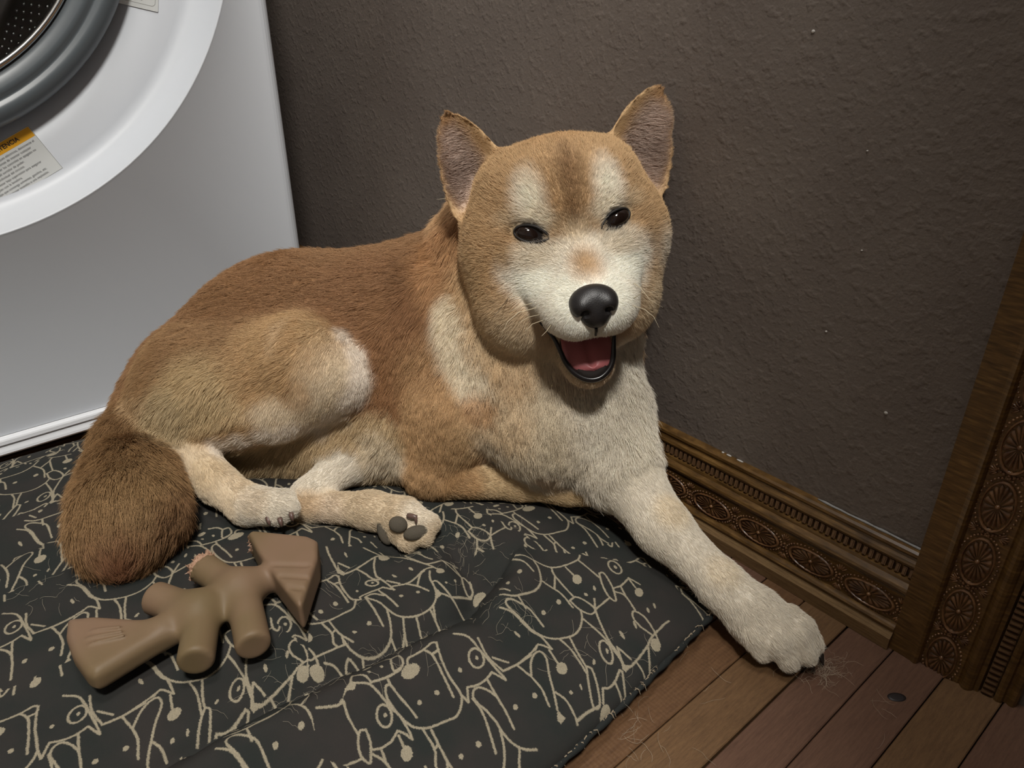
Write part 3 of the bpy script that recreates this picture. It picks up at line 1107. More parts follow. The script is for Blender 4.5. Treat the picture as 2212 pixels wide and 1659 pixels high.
for e in EYES:
    a, b = eye_q(HL, e)
    d = np.sqrt((a / 14.5) ** 2 + (b / 9.2) ** 2)
    m = smooth01((1.02 - d) / 0.22) * (HL[:, 1] > 15)
    bare = np.maximum(bare, m)
    d_col = d_col * (1 - m[:, None]) + np.array(lin((30, 24, 22))) * m[:, None]
nose_d = np.sqrt(((HL[:, 0] + 1) / 18) ** 2 + ((HL[:, 2] + 61) / 17) ** 2)
m = smooth01((0.93 - nose_d) / 0.15) * (HL[:, 1] > 70)
bare = np.maximum(bare, m)
d_len = d_len * (1 - 0.30 * smooth01((HL[:, 1] - 40) / 40.0) * in_head)
toes = np.isin(d_own, [T_fpaw, T_paw])

_l = d_col @ np.array([0.30, 0.59, 0.11])
d_col = np.clip((d_col * 0.86 + _l[:, None] * 0.14) * 1.18, 0, 0.92)
# ------------------------------------------------------------------ the dog: objects
dog = empty('dog', tuple(float(v) for v in np.array([-0.47, 0.33, 0.05])))
tag(dog, 'tan and white dog with upright ears and open mouth lying on the dark cushion', 'dog')
DORG = np.array([-0.47, 0.33, 0.05])


def dpart(o, parent=None):
    """keeps world coordinates while hanging the part under the dog"""
    o.parent = parent or dog
    if (parent or dog) is dog:
        o.matrix_parent_inverse = Matrix.Translation((-DORG[0], -DORG[1], -DORG[2]))
    return o


M_SKIN = new_mat('dog_coat', (0.5, 0.4, 0.3), 0.8, 0, 0.2)
_a = N(M_SKIN, 'ShaderNodeAttribute', attribute_name='coat')
L(M_SKIN, _a, 'Color', bsdf(M_SKIN), 'Base Color')
dogmesh = quad_mesh('body', DV, DF)
ca = dogmesh.color_attributes.new('coat', 'FLOAT_COLOR', 'POINT')
ca.data.foreach_set('color', np.c_[d_col, np.ones(len(d_col))].astype(np.float32).ravel())
body = dpart(link('body', dogmesh, M_SKIN))

M_FUR = new_mat('fur_strands', (0.5, 0.4, 0.3), 0.55, 0, 0.25)
_a = N(M_FUR, 'ShaderNodeAttribute', attribute_name='strand')
_hi = N(M_FUR, 'ShaderNodeHairInfo')
_mr = ramp(M_FUR, _hi, 'Intercept', [(0.0, grey(0.85)), (0.45, grey(1.0)), (1.0, grey(1.08))])
_mx = N(M_FUR, 'ShaderNodeMix', data_type='RGBA', blend_type='MULTIPLY')
_mx.inputs[0].default_value = 1.0
L(M_FUR, _a, 'Color', _mx, 6)
L(M_FUR, _mr, 'Color', _mx, 7)
L(M_FUR, _mx, 2, bsdf(M_FUR), 'Base Color')


def strands(name, pts, rad, col, mat):
    """pts (n,k,3), rad (n,k), col (n,3) -> a curves object"""
    n, k = pts.shape[:2]
    hc = bpy.data.hair_curves.new(name)
    hc.add_curves([k] * n)
    hc.attributes['position'].data.foreach_set('vector', np.ascontiguousarray(pts, np.float32).ravel())
    r = hc.attributes.get('radius') or hc.attributes.new('radius', 'FLOAT', 'POINT')
    r.data.foreach_set('value', np.ascontiguousarray(rad, np.float32).ravel())
    c = hc.attributes.new('strand', 'FLOAT_COLOR', 'CURVE')
    c.data.foreach_set('color', np.c_[col, np.ones(n)].astype(np.float32).ravel())
    hc.materials.append(mat)
    o = bpy.data.objects.new(name, hc)
    COL.objects.link(o)
    return o


def grow(n_total):
    T = np.concatenate([DF[:, [0, 1, 2]], DF[:, [0, 2, 3]]])
    area = np.linalg.norm(np.cross(DV[T[:, 1]] - DV[T[:, 0]], DV[T[:, 2]] - DV[T[:, 0]]), axis=1)
    cen = DV[T].mean(1)
    nn = DN[T].mean(1)
    view = EYE - cen
    view /= np.linalg.norm(view, axis=1)[:, None]
    facing = (nn * view).sum(1)
    ln = d_len[T].mean(1)
    w = area * np.clip(0.008 / np.maximum(ln, 0.0022), 0.7, 3.2) * np.where(facing > -0.25, 1.0, 0.10) * (1 - bare[T].mean(1))
    w *= (cen[:, 2] > 0.004)
    tr = rng.choice(len(T), n_total, p=w / w.sum())
    a, b = rng.random(n_total), rng.random(n_total)
    f = a + b > 1
    a[f], b[f] = 1 - a[f], 1 - b[f]
    W3 = np.stack([1 - a - b, a, b], 1)

    def ip(A): return (A[T[tr]] * (W3[:, :, None] if A.ndim == 2 else W3)).sum(1)
    p, nrm, fl, ln, lf, cl, br = ip(DV), ip(DN), ip(d_flow), ip(d_len), ip(d_lift), ip(d_col), ip(bare)
    keep = br < 0.5
    p, nrm, fl, ln, lf, cl = p[keep], nrm[keep], fl[keep], ln[keep], lf[keep], cl[keep]
    n = len(p)
    nrm /= np.linalg.norm(nrm, axis=1)[:, None]
    # tufts: neighbours share a slight change of direction and length
    q = (p * 190).astype(np.int64)
    hsh = ((q[:, 0] * 73856093) ^ (q[:, 1] * 19349663) ^ (q[:, 2] * 83492791)) & 0xffff
    tuft = np.random.default_rng(3).normal(size=(0x10000, 4))[hsh]
    fl = fl - nrm * (fl * nrm).sum(1)[:, None]
    fl /= np.linalg.norm(fl, axis=1)[:, None] + 1e-6
    side = np.cross(nrm, fl)
    tk = np.clip(ln / 0.009, 0.15, 1.0)
    fl = fl + side * (rng.normal(0, 0.15, n) + 0.17 * tk * tuft[:, 0])[:, None]
    fl /= np.linalg.norm(fl, axis=1)[:, None] + 1e-6
    ln = ln * (0.70 + 0.5 * rng.random(n)) * (1 + 0.10 * tk * tuft[:, 1])
    lf = np.clip(lf + rng.normal(0, 0.07, n) + 0.05 * tk * tuft[:, 2], 0.08, 0.9)
    d0 = fl * (1 - lf)[:, None] + nrm * (lf * 1.5)[:, None]
    d0 /= np.linalg.norm(d0, axis=1)[:, None]
    K = 4
    pts = np.zeros((n, K, 3))
    pts[:, 0] = p - nrm * 0.0006
    d = d0
    for i in range(1, K):
        pts[:, i] = pts[:, i - 1] + d * (ln / (K - 1))[:, None]
        d = d * 0.72 + fl * 0.40 - np.array([0, 0, 0.05]) + rng.normal(0, 0.05, (n, 3))
        d /= np.linalg.norm(d, axis=1)[:, None]
    pts[:, :, 2] = np.maximum(pts[:, :, 2], 0.002)
    r0 = 0.000085 + 0.000006 * np.clip(ln / 0.001, 0, 12)
    rad = r0[:, None] * np.array([1.0, 0.9, 0.6, 0.10])[None]
    shade = 1 + rng.normal(0, 0.09, n) + 0.03 * tk * tuft[:, 3]
    col = np.clip(cl * shade[:, None], 0.01, 0.95)
    return pts, rad, col


_p, _r, _c = grow(FUR_N)
fur = dpart(strands('fur', _p, _r, _c, M_FUR))
fur['kind'] = 'stuff'


M_EYE = new_mat('dark_eye', lin((30, 20, 16)), 0.06, 0, 0.6)
M_LID = new_mat('black_lid', lin((34, 29, 27)), 0.6, 0, 0.5)
M_NOSE = new_mat('black_nose', lin((34, 31, 31)), 0.42, 0, 0.5)
_c = coords(M_NOSE)
_v = N(M_NOSE, 'ShaderNodeTexVoronoi')
_v.inputs['Scale'].default_value = 1500
L(M_NOSE, _c, 'Vector', _v, 'Vector')
_b = bump(M_NOSE, _v, 'Distance', 0.25, 0.0004)
L(M_NOSE, _b, 'Normal', bsdf(M_NOSE), 'Normal')
M_LIP = new_mat('black_lip', lin((26, 22, 22)), 0.28, 0, 0.5)
M_TONGUE = new_mat('pink_tongue', lin((170, 98, 100)), 0.45, 0, 0.4)
_c = coords(M_TONGUE)
_n = noise(M_TONGUE, _c, 900, 2)
_b = bump(M_TONGUE, _n, 'Fac', 0.3, 0.0004)
L(M_TONGUE, _b, 'Normal', bsdf(M_TONGUE), 'Normal')
M_CLAW = new_mat('dark_claw', lin((52, 44, 40)), 0.3, 0, 0.5)
M_CLAWP = new_mat('pinkish_claw', lin((104, 82, 74)), 0.3, 0, 0.5)
M_PAD = new_mat('grey_paw_pad', lin((84, 77, 66)), 0.8, 0, 0.3)
_c = coords(M_PAD)
_n = noise(M_PAD, _c, 700, 3)
_b = bump(M_PAD, _n, 'Fac', 0.5, 0.0006)
L(M_PAD, _b, 'Normal', bsdf(M_PAD), 'Normal')
M_WHISK = new_mat('pale_whisker', lin((214, 200, 170)), 0.4)
M_WHISKD = new_mat('dark_whisker', lin((60, 50, 40)), 0.4)

for e in EYES:
    (ex, _, ez), rot = e
    y = hsurf(ex, ez)
    R = HM @ roty(rot)
    mb = MB()
    mb.ellipsoid(hd(ex, y - 3.2, ez), R, (0.0112, 0.0062, 0.0070), 24, 14)
    eye = dpart(mb.build('eye', M_EYE, None, True))
    mb = MB()
    s_in = -1 if ex > 0 else 1                              # which way the inner corner lies
    pts = []
    for k in range(33):
        t = 2 * PI * k / 32
        a, b = 12.2 * math.cos(t), (6.6 if math.sin(t) > 0 else 6.2) * math.sin(t)
        if a * s_in > 7: b *= 0.75
        a += s_in * (2.0 if a * s_in > 10 else 0)
        c, s = math.cos(rot), math.sin(rot)
        X, Z = ex + a * c + b * s, ez - a * s + b * c
        pts.append(hd(X, max(hsurf(X, Z), y - 6) + 0.6, Z))
    pts = np.array(pts[:-1])
    for _ in range(3): pts = 0.5 * pts + 0.25 * (np.roll(pts, 1, 0) + np.roll(pts, -1, 0))
    mb.tube(list(pts) + [pts[0]], 0.0010, 6, False)
    lid = dpart(mb.build('eyelid', M_LID, None, True))

# nose with two nostrils
NF = Field(hd(0, 95, -60) - 0.032, hd(0, 95, -60) + 0.032, 0.0008)
def nell(c, r, k, sub=False, R=None): NF.ell(hd(*c), np.array(r) * 0.001, HM if R is None else HM @ R, k * 0.001, None, sub)
nell((-1, 94, -57), (17.0, 12, 11.5), 2)
nell((-1, 95, -66), (11.5, 11, 11), 5)
for s in (-1, 1):
    nell((-1 + s * 9.5, 98, -60), (7.5, 9, 8), 4)
    nell((-1 + s * 8.5, 107, -65), (3.6, 6, 3.0), 1.2, True)
    nell((-1 + s * 13, 102, -68), (4.0, 6, 1.3), 1.0, True, roty(s * 0.5))
NF.cone(hd(-1, 109, -62), hd(-1, 104, -78), 0.0009, 0.0009, 0.001, None, True)
nv, nf = NF.surface()
nv = lap(nv, edges_of(nf), 2)
dpart(link('nose', quad_mesh('nose', nv, nf), M_NOSE))

# lips, tongue, philtrum
mb = MB()
LIP = [(-37, 56, -71), (-33, 58, -77), (-28.5, 60, -85), (-25.5, 61.5, -95), (-23.0, 62, -104), (-17.5, 63.5, -113), (-9.5, 65, -119), (0, 65.5, -120), (8.5, 64.5, -115), (13.5, 63, -107), (15.5, 62, -98), (17.5, 61, -89), (21, 60, -80)]
LR = [.0010, .0015, .0020, .0023, .0026, .0029, .0030, .0030, .0028, .0026, .0022, .0017, .0010]
_q = np.array([(*a, b * 1000) for a, b in zip(LIP, LR)])
_q = np.concatenate([[2 * _q[0] - _q[1]], _q, [2 * _q[-1] - _q[-2]]])
_o = []
for i in range(1, len(_q) - 2):
    for t in np.linspace(0, 1, 5, endpoint=False):
        _o.append(0.5 * (2 * _q[i] + (_q[i + 1] - _q[i - 1]) * t + (2 * _q[i - 1] - 5 * _q[i] + 4 * _q[i + 1] - _q[i + 2]) * t * t + (3 * _q[i] - _q[i - 1] - 3 * _q[i + 1] + _q[i + 2]) * t ** 3))
mb.tube([hd(*p[:3]) for p in _o], [max(p[3], 0.5) * 0.00082 for p in _o], 8)
dpart(mb.build('lower_lip', M_LIP, None, True))
mb = MB()
vs, fs = [], []
nu, nv_ = 15, 14
for j in range(nv_ + 1):
    t = j / nv_
    hw = 19.5 * (1 - 0.06 * (1 - t)) * math.sqrt(max(0.0, 1 - max(0, (t - 0.58) / 0.42) ** 2)) + 0.2
    yy = 42 + 27 * t - 3 * t * t
    zz = -87 - 26.5 * t ** 1.1
    for i in range(nu):
        u = -1 + 2 * i / (nu - 1)
        groove = 1.6 * math.exp(-(u / 0.16) ** 2)
        vs.append(hd(-3.0 + hw * u, yy + 2.5 * (1 - u * u) - groove * .7, zz + 2.5 * (1 - u * u) - groove))
n1 = len(vs)
vs += [v - HF * 0.005 - HU * 0.004 for v in vs]
for j in range(nv_):
    for i in range(nu - 1):
        a = j * nu + i
        fs.append((a, a + 1, a + nu + 1, a + nu))
        fs.append((n1 + a, n1 + a + nu, n1 + a + nu + 1, n1 + a + 1))
for j in range(nv_):
    for i in (0, nu - 1):
        a = j * nu + i
        fs.append((a, a + nu, n1 + a + nu, n1 + a))
for i in range(nu - 1):
    a = nv_ * nu + i
    fs.append((a, a + 1, n1 + a + 1, n1 + a))
mb.add(vs, fs)
tongue = mb.build('tongue', M_TONGUE, None, True)
bm = bmesh.new(); bm.from_mesh(tongue.data); bmesh.ops.recalc_face_normals(bm, faces=bm.faces); bm.to_mesh(tongue.data); bm.free()
dpart(tongue)
mb = MB()
mb.tube([hd(-2, hsurf(-2, z) + 0.4, z) for z in (-77, -79, -81, -83)], [0.0012, 0.001, 0.001, 0.0008], 6)
dpart(mb.build('lip_groove', M_LIP, None, True))

# pads and claws of the upturned hind foot
def pad_at(name, px, py, rx, ry, rot, thick, mat):
    p, n = surf_along(px, py, 0.0008)
    u = RT * math.cos(rot) - UP * math.sin(rot)
    u = u - n * (u @ n); u /= np.linalg.norm(u)
    v = np.cross(n, u)
    mb = MB()
    mb.ellipsoid(p, np.stack([u, v, n], 1), (rx, ry, thick), 18, 10)
    return dpart(mb.build(name, mat, None, True))


pad_at('paw_pad', 832, 1149, .0115, .0064, 1.25, .0032, M_PAD)
pad_at('toe_pad', 860, 1133, .0078, .0068, 0.3, .0034, M_PAD)
pad_at('toe_pad', 898, 1151, .0104, .0060, -0.25, .0034, M_PAD)


def claw(a, b, c, r, mat):
    mb = MB()
    mb.tube([a, (a + b) / 2, b, (b + c) / 2, c], [r, r * .95, r * .75, r * .45, r * .12], 8)
    return dpart(mb.build('claw', mat, None, True))


p0, n0 = surf_along(884, 1116)
_d = float((p0 - EYE) @ FW) - 0.003
p0, p1, p2 = at(882, 1115, _d + .003), at(898, 1117, _d - .001), at(899, 1134, _d)
claw(p0, p1, p2, .0028, M_CLAWP)


def floor_at(px, py, z):
    d = FW * FOC + RT * (px - 1106.0) - UP * (py - 829.5)
    return EYE + d * ((z - EYE[2]) / d[2])


for (a, b, c) in (((1650, 1404), (1662, 1420), (1672, 1434)), ((1700, 1424), (1712, 1440), (1722, 1452)), ((1742, 1416), (1753, 1436), (1760, 1453)), ((1760, 1394), (1773, 1416), (1779, 1438))):
    claw(floor_at(*a, .012), floor_at(*b, .008), floor_at(*c, .0025), .0034, M_CLAW)
for (x, y) in ((578, 1118), (604, 1120), (628, 1108)):
    p, n = surf_along(x, y)
    q = p + RT * 0.002 - UP * 0.007 + n * 0.002
    claw(p, p * .5 + q * .5 + n * .0015, q, .0022, M_CLAWP)


def whisker(pts, mat, lift=0.002, bulge=0.012):
    P = []
    for i, (x, y) in enumerate(pts):
        p, n = surf_along(pts[0][0], pts[0][1], lift)
        dep = float((p - EYE) @ FW) - 0.001 - 0.0 * i
        P.append(at(x, y, dep - bulge * (i / max(1, len(pts) - 1))))
    mb = MB()
    m = len(P)
    mb.tube(P, [0.00028 * (1 - 0.75 * i / (m - 1)) for i in range(m)], 5)
    return dpart(mb.build('whisker', mat, None, True))


for w in (((1158, 665), (1120, 675), (1096, 695), (1084, 722)), ((1164, 680), (1142, 685), (1120, 698)), ((1172, 692), (1150, 700), (1134, 716)), ((1190, 702), (1180, 716), (1170, 726)),
          ((1150, 655), (1122, 662), (1100, 674)), ((1368, 645), (1392, 630), (1422, 632)), ((1366, 660), (1392, 668), (1412, 684), (1424, 708)), ((1370, 612), (1384, 622), (1404, 648), (1432, 664))):
    whisker(w, M_WHISK)
whisker(((1097, 646), (1080, 668), (1060, 692)), M_WHISKD)
whisker(((984, 424), (966, 428), (943, 431)), M_WHISK, .002, .002)

PRINT_LINES = [[(-3141,1259),(-3064,1241),(-2933,1235)],[(-3141,1221),(-3141,1259)],[(-3199,1386),(-3149,1451),(-3062,1478),(-2954,1491),(-2876,1507),(-2763,1498),(-2714,1488)],[(-2714,1488),(-2771,1468),(-2810,1443)],[(-2810,1443),(-2779,1375),(-2781,1301),(-2805,1248)],[(-3154,1256),(-3141,1221),(-3161,1164),(-3192,1100)],[(-3287,1401),(-3237,1365)],[(-2914,1468),(-2885,1447),(-2869,1422),(-2872,1398),(-2892,1382),(-2925,1378),(-2961,1387),(-2991,1408),(-3008,1434),(-3005,1458),(-2984,1474),(-2951,1478),(-2914,1468)],[(-2932,1289),(-2943,1254),(-2898,1215),(-2842,1189),(-2786,1181),(-2739,1202),(-2785,1236),(-2850,1271),(-2932,1289)],[(-2815,1026),(-2798,1112),(-2786,1181)],[(-2811,1588),(-2915,1583),(-3086,1566)],[(-3086,1566),(-3085,1532),(-3037,1507),(-2973,1503),(-2886,1506),(-2808,1521),(-2760,1547),(-2714,1610),(-2688,1717),(-2675,1798),(-2714,1865),(-2774,1911),(-2865,1923),(-2952,1930),(-3062,1952),(-3149,1981)],[(-2794,1863),(-2949,1896),(-3085,1912),(-3159,1883)],[(-3138,1736),(-3168,1763),(-3162,1822),(-3159,1883),(-3169,1954),(-3149,1981)],[(-3100,1914),(-3100,1959)],[(-3155,1462),(-3133,1558),(-3129,1660),(-3146,1702)],[(-3114,1569),(-3086,1566)],[(-3249,1675),(-3240,1724),(-3180,1724),(-3146,1702),(-3139,1637),(-3192,1647),(-3249,1675)],[(-3325,1585),(-3299,1645),(-3249,1675)],[(-3280,1397),(-3227,1453),(-3154,1468)],[(-2865,2165),(-2862,2137),(-2875,2114),(-2901,2102),(-2933,2104),(-2963,2119),(-2982,2144),(-2986,2173),(-2973,2196),(-2947,2209),(-2914,2206),(-2884,2190),(-2865,2165)],[(-3134,2120),(-3061,2192),(-2953,2212),(-2857,2220),(-2721,2228),(-2691,2225)],[(-2691,2225),(-2790,2184)],[(-2790,2184),(-2771,2119),(-2772,2045),(-2797,1979)],[(-2797,1979),(-2707,1919)],[(-2707,1919),(-2770,1915)],[(-2752,2254),(-2739,2373),(-2749,2506)],[(-3023,2249),(-2892,2231),(-2752,2254)],[(-2870,2257),(-2785,2325)],[(-2409,2057),(-2528,2085),(-2634,2099)],[(-2634,2099),(-2701,2079),(-2754,2039),(-2752,1995),(-2699,1964),(-2597,1980),(-2497,1987),(-2429,1978),(-2344,1994),(-2284,2037),(-2246,2108)],[(-2767,2124),(-2634,2099)],[(-2713,1959),(-2586,1948),(-2356,1864)],[(-2463,1982),(-2372,1939),(-2301,1888),(-2252,1825),(-2238,1724),(-2253,1678)],[(-2716,1575),(-2585,1564),(-2511,1519),(-2424,1486)],[(-2691,1616),(-2597,1601),(-2487,1588),(-2370,1588)],[(-2585,1564),(-2597,1601)],[(-2487,1588),(-2391,1525)],[(-2253,1833),(-2155,1841),(-2225,1947)],[(-2296,2008),(-2225,1947),(-2097,1881)],[(-2783,1433),(-2707,1420)],[(-2781,1241),(-2699,1278),(-2597,1282)],[(-2766,1299),(-2701,1286)],[(-2886,2752),(-3030,2759),(-3089,2735)],[(-3089,2735),(-3161,2665),(-3162,2619),(-3118,2610),(-3032,2639),(-2906,2657),(-2834,2685),(-2788,2718),(-2747,2774),(-2711,2872),(-2722,2961),(-2783,3051),(-2852,3106)],[(-3150,2740),(-3065,2733)],[(-2903,3070),(-3056,3087),(-3201,3030)],[(-3235,2624),(-3175,2695),(-3157,2794),(-3157,2920),(-3211,3019),(-3322,3090),(-3397,3106)],[(-3489,2962),(-3405,3010),(-3298,3017)],[(-3289,2669),(-3219,2705)],[(-3237,3313),(-3123,3308)],[(-2964,3100),(-2969,3166),(-2886,3207),(-2794,3206),(-2782,3142),(-2855,3103),(-2964,3100)],[(-3286,3202),(-3210,3171),(-2987,3153)],[(-3210,3171),(-3110,3072)],[(-3507,2977),(-3464,3062),(-3388,3118),(-3296,3200),(-3254,3319),(-3246,3463),(-3299,3549)],[(-3246,3463),(-3102,3471),(-3011,3475)],[(-3042,3508),(-3025,3545),(-2921,3512),(-2842,3470),(-2768,3411),(-2823,3395),(-2930,3434),(-3042,3508)],[(-2794,3206),(-2806,3302),(-2815,3387)],[(-2869,3489),(-2855,3573),(-2883,3695)],[(-2883,3695),(-2787,3722)],[(-2959,3684),(-2959,3657),(-2977,3637),(-3009,3630),(-3046,3637),(-3079,3657),(-3098,3684),(-3098,3712),(-3080,3732),(-3048,3739),(-3010,3731),(-2978,3711),(-2959,3684)],[(-2794,3206),(-2689,3147),(-2544,3084),(-2400,3059),(-2331,3032)],[(-2462,3096),(-2348,3120)],[(-2462,3096),(-2374,3049)],[(-2311,3069),(-2324,3175),(-2357,3318),(-2388,3398),(-2418,3587),(-2420,3647)],[(-2493,3392),(-2565,3399),(-2610,3430),(-2613,3466),(-2540,3490),(-2429,3468),(-2346,3433)],[(-2493,3392),(-2407,3420)],[(-2837,3476),(-2763,3514),(-2620,3474)],[(-2876,3686),(-2782,3659)],[(-2852,3559),(-2751,3512)],[(-2778,3057),(-2669,3066),(-2546,3067),(-2451,3054),(-2368,3043)],[(-2472,3040),(-2433,3016),(-2406,2987),(-2398,2960),(-2412,2942),(-2443,2937),(-2483,2948),(-2523,2972),(-2551,3002),(-2560,3030),(-2546,3048),(-2514,3052),(-2472,3040)],[(-2317,2996),(-2333,2984)],[(-2333,2984),(-2294,2893),(-2286,2827),(-2304,2780)],[(-2304,2780),(-2234,2715)],[(-2707,2849),(-2589,2809),(-2467,2780)],[(-2732,2778),(-2621,2784),(-2437,2750)],[(-2473,2786),(-2435,2804),(-2335,2756),(-2240,2684),(-2252,2634),(-2361,2700),(-2473,2786)],[(-2242,2472),(-2245,2572),(-2235,2679)],[(-2294,2893),(-2200,2866),(-2140,2827)],[(-2317,2996),(-2153,2871)],[(-2713,2648),(-2599,2624)],[(-2398,2356),(-2510,2390),(-2614,2389)],[(-2614,2389),(-2702,2463),(-2746,2542),(-2733,2585),(-2669,2580),(-2565,2510),(-2451,2448),(-2351,2388)],[(-2743,2363),(-2614,2389)],[(-2443,2457),(-2370,2484),(-2269,2473),(-2226,2456)],[(-2766,2560),(-2787,2616),(-2707,2670)],[(-2752,2252),(-2743,2389),(-2766,2533),(-2792,2610)],[(-3145,2550),(-3062,2618),(-2903,2646),(-2832,2674),(-2707,2670)],[(-2347,3316),(-2211,3186)],[(-2315,3145),(-2256,3147),(-2201,3133)],[(-2119,2720),(-2125,2820),(-2073,2942)],[(-2877,3282),(-2787,3199)],[(-4626,1907),(-4490,1862),(-4334,1832),(-4244,1817)],[(-4335,1867),(-4239,1910)],[(-4199,1862),(-4199,1948),(-4218,2075),(-4239,2178),(-4223,2307),(-4212,2357)],[(-4626,1907),(-4608,2005)],[(-4203,2220),(-4296,2221),(-4390,2185),(-4438,2139),(-4379,2123),(-4264,2184),(-4203,2220)],[(-4218,2129),(-4143,2075),(-4045,2034),(-3978,2046),(-3883,2058),(-3827,2059)],[(-4197,2254),(-4095,2310),(-3959,2371),(-3841,2431)],[(-3927,2482),(-3972,2455),(-4083,2435),(-4135,2383),(-4122,2351),(-4064,2347),(-3964,2374),(-3895,2412),(-3878,2476),(-3880,2555),(-3818,2646)],[(-4118,2458),(-4062,2459)],[(-4199,1948),(-4124,1975),(-4037,1994),(-3993,2029)],[(-3965,2008),(-3956,1995),(-3957,1976),(-3967,1954),(-3985,1936),(-4006,1927),(-4023,1929),(-4033,1942),(-4032,1962),(-4021,1984),(-4003,2001),(-3983,2010),(-3965,2008)],[(-3944,2070),(-3852,2128)],[(-3864,2073),(-3818,2168),(-3819,2250),(-3849,2352),(-3836,2428)],[(-3825,2062),(-3903,2010)],[(-3903,2010),(-3916,1905),(-3917,1825),(-3890,1810)],[(-4204,1796),(-4094,1761),(-3949,1756),(-3907,1782),(-3890,1810)],[(-4224,1639),(-4215,1709),(-4229,1775),(-4204,1796)],[(-4205,1704),(-4103,1733),(-3918,1722)],[(-4147,1723),(-4141,1770)],[(-3900,1774),(-3846,1723),(-3844,1649),(-3854,1527),(-3888,1436),(-3933,1389),(-3995,1382)],[(-4016,1446),(-3913,1464)],[(-3664,1990),(-3767,1986),(-3891,1967)],[(-3822,1969),(-3883,1920),(-3894,1867),(-3876,1857),(-3784,1903),(-3668,1917),(-3589,1943),(-3538,2003),(-3510,2096),(-3516,2188),(-3559,2262),(-3641,2311),(-3745,2337),(-3809,2381)],[(-3811,2168),(-3742,2217),(-3651,2259)],[(-3746,2219),(-3822,2298),(-3839,2346)],[(-3709,2330),(-3679,2365),(-3521,2372)],[(-3564,2329),(-3512,2374),(-3501,2468),(-3495,2549)],[(-3517,2369),(-3389,2384),(-3302,2401)],[(-3836,2428),(-3797,2448)],[(-3880,2555),(-3777,2577),(-3681,2593)],[(-3824,2612),(-3681,2593)],[(-3681,2593),(-3675,2618),(-3578,2603),(-3507,2568),(-3515,2526),(-3586,2542),(-3681,2593)],[(-3891,1848),(-3760,1838),(-3576,1810)],[(-3686,1911),(-3562,1863),(-3485,1811),(-3451,1725),(-3458,1635),(-3496,1564),(-3563,1525),(-3633,1525)],[(-3867,1475),(-3735,1487),(-3655,1457),(-3604,1463)],[(-3849,1525),(-3699,1530),(-3588,1570)],[(-3735,1487),(-3750,1526)],[(-3682,1536),(-3599,1510)],[(-3690,1189),(-3609,1258),(-3611,1295),(-3608,1405),(-3599,1510)],[(-3551,1965),(-3466,1918),(-3345,1877)],[(-3466,1918),(-3375,1815),(-3480,1816)],[(-3505,2049),(-3378,2007)],[(-3504,2171),(-3432,2165),(-3300,2150)],[(-3523,2211),(-3432,2165)],[(-3721,1204),(-3725,1279),(-3651,1301),(-3533,1285)],[(-3538,1116),(-3580,1229)],[(-3549,1330),(-3514,1377),(-3457,1399),(-3379,1415)],[(-3536,1193),(-3480,1148),(-3403,1096)],[(-3896,1326),(-3836,1326)],[(-3369,1529),(-3420,1521),(-3505,1493),(-3481,1449),(-3424,1425),(-3378,1429)],[(-3475,1575),(-3371,1527)]]
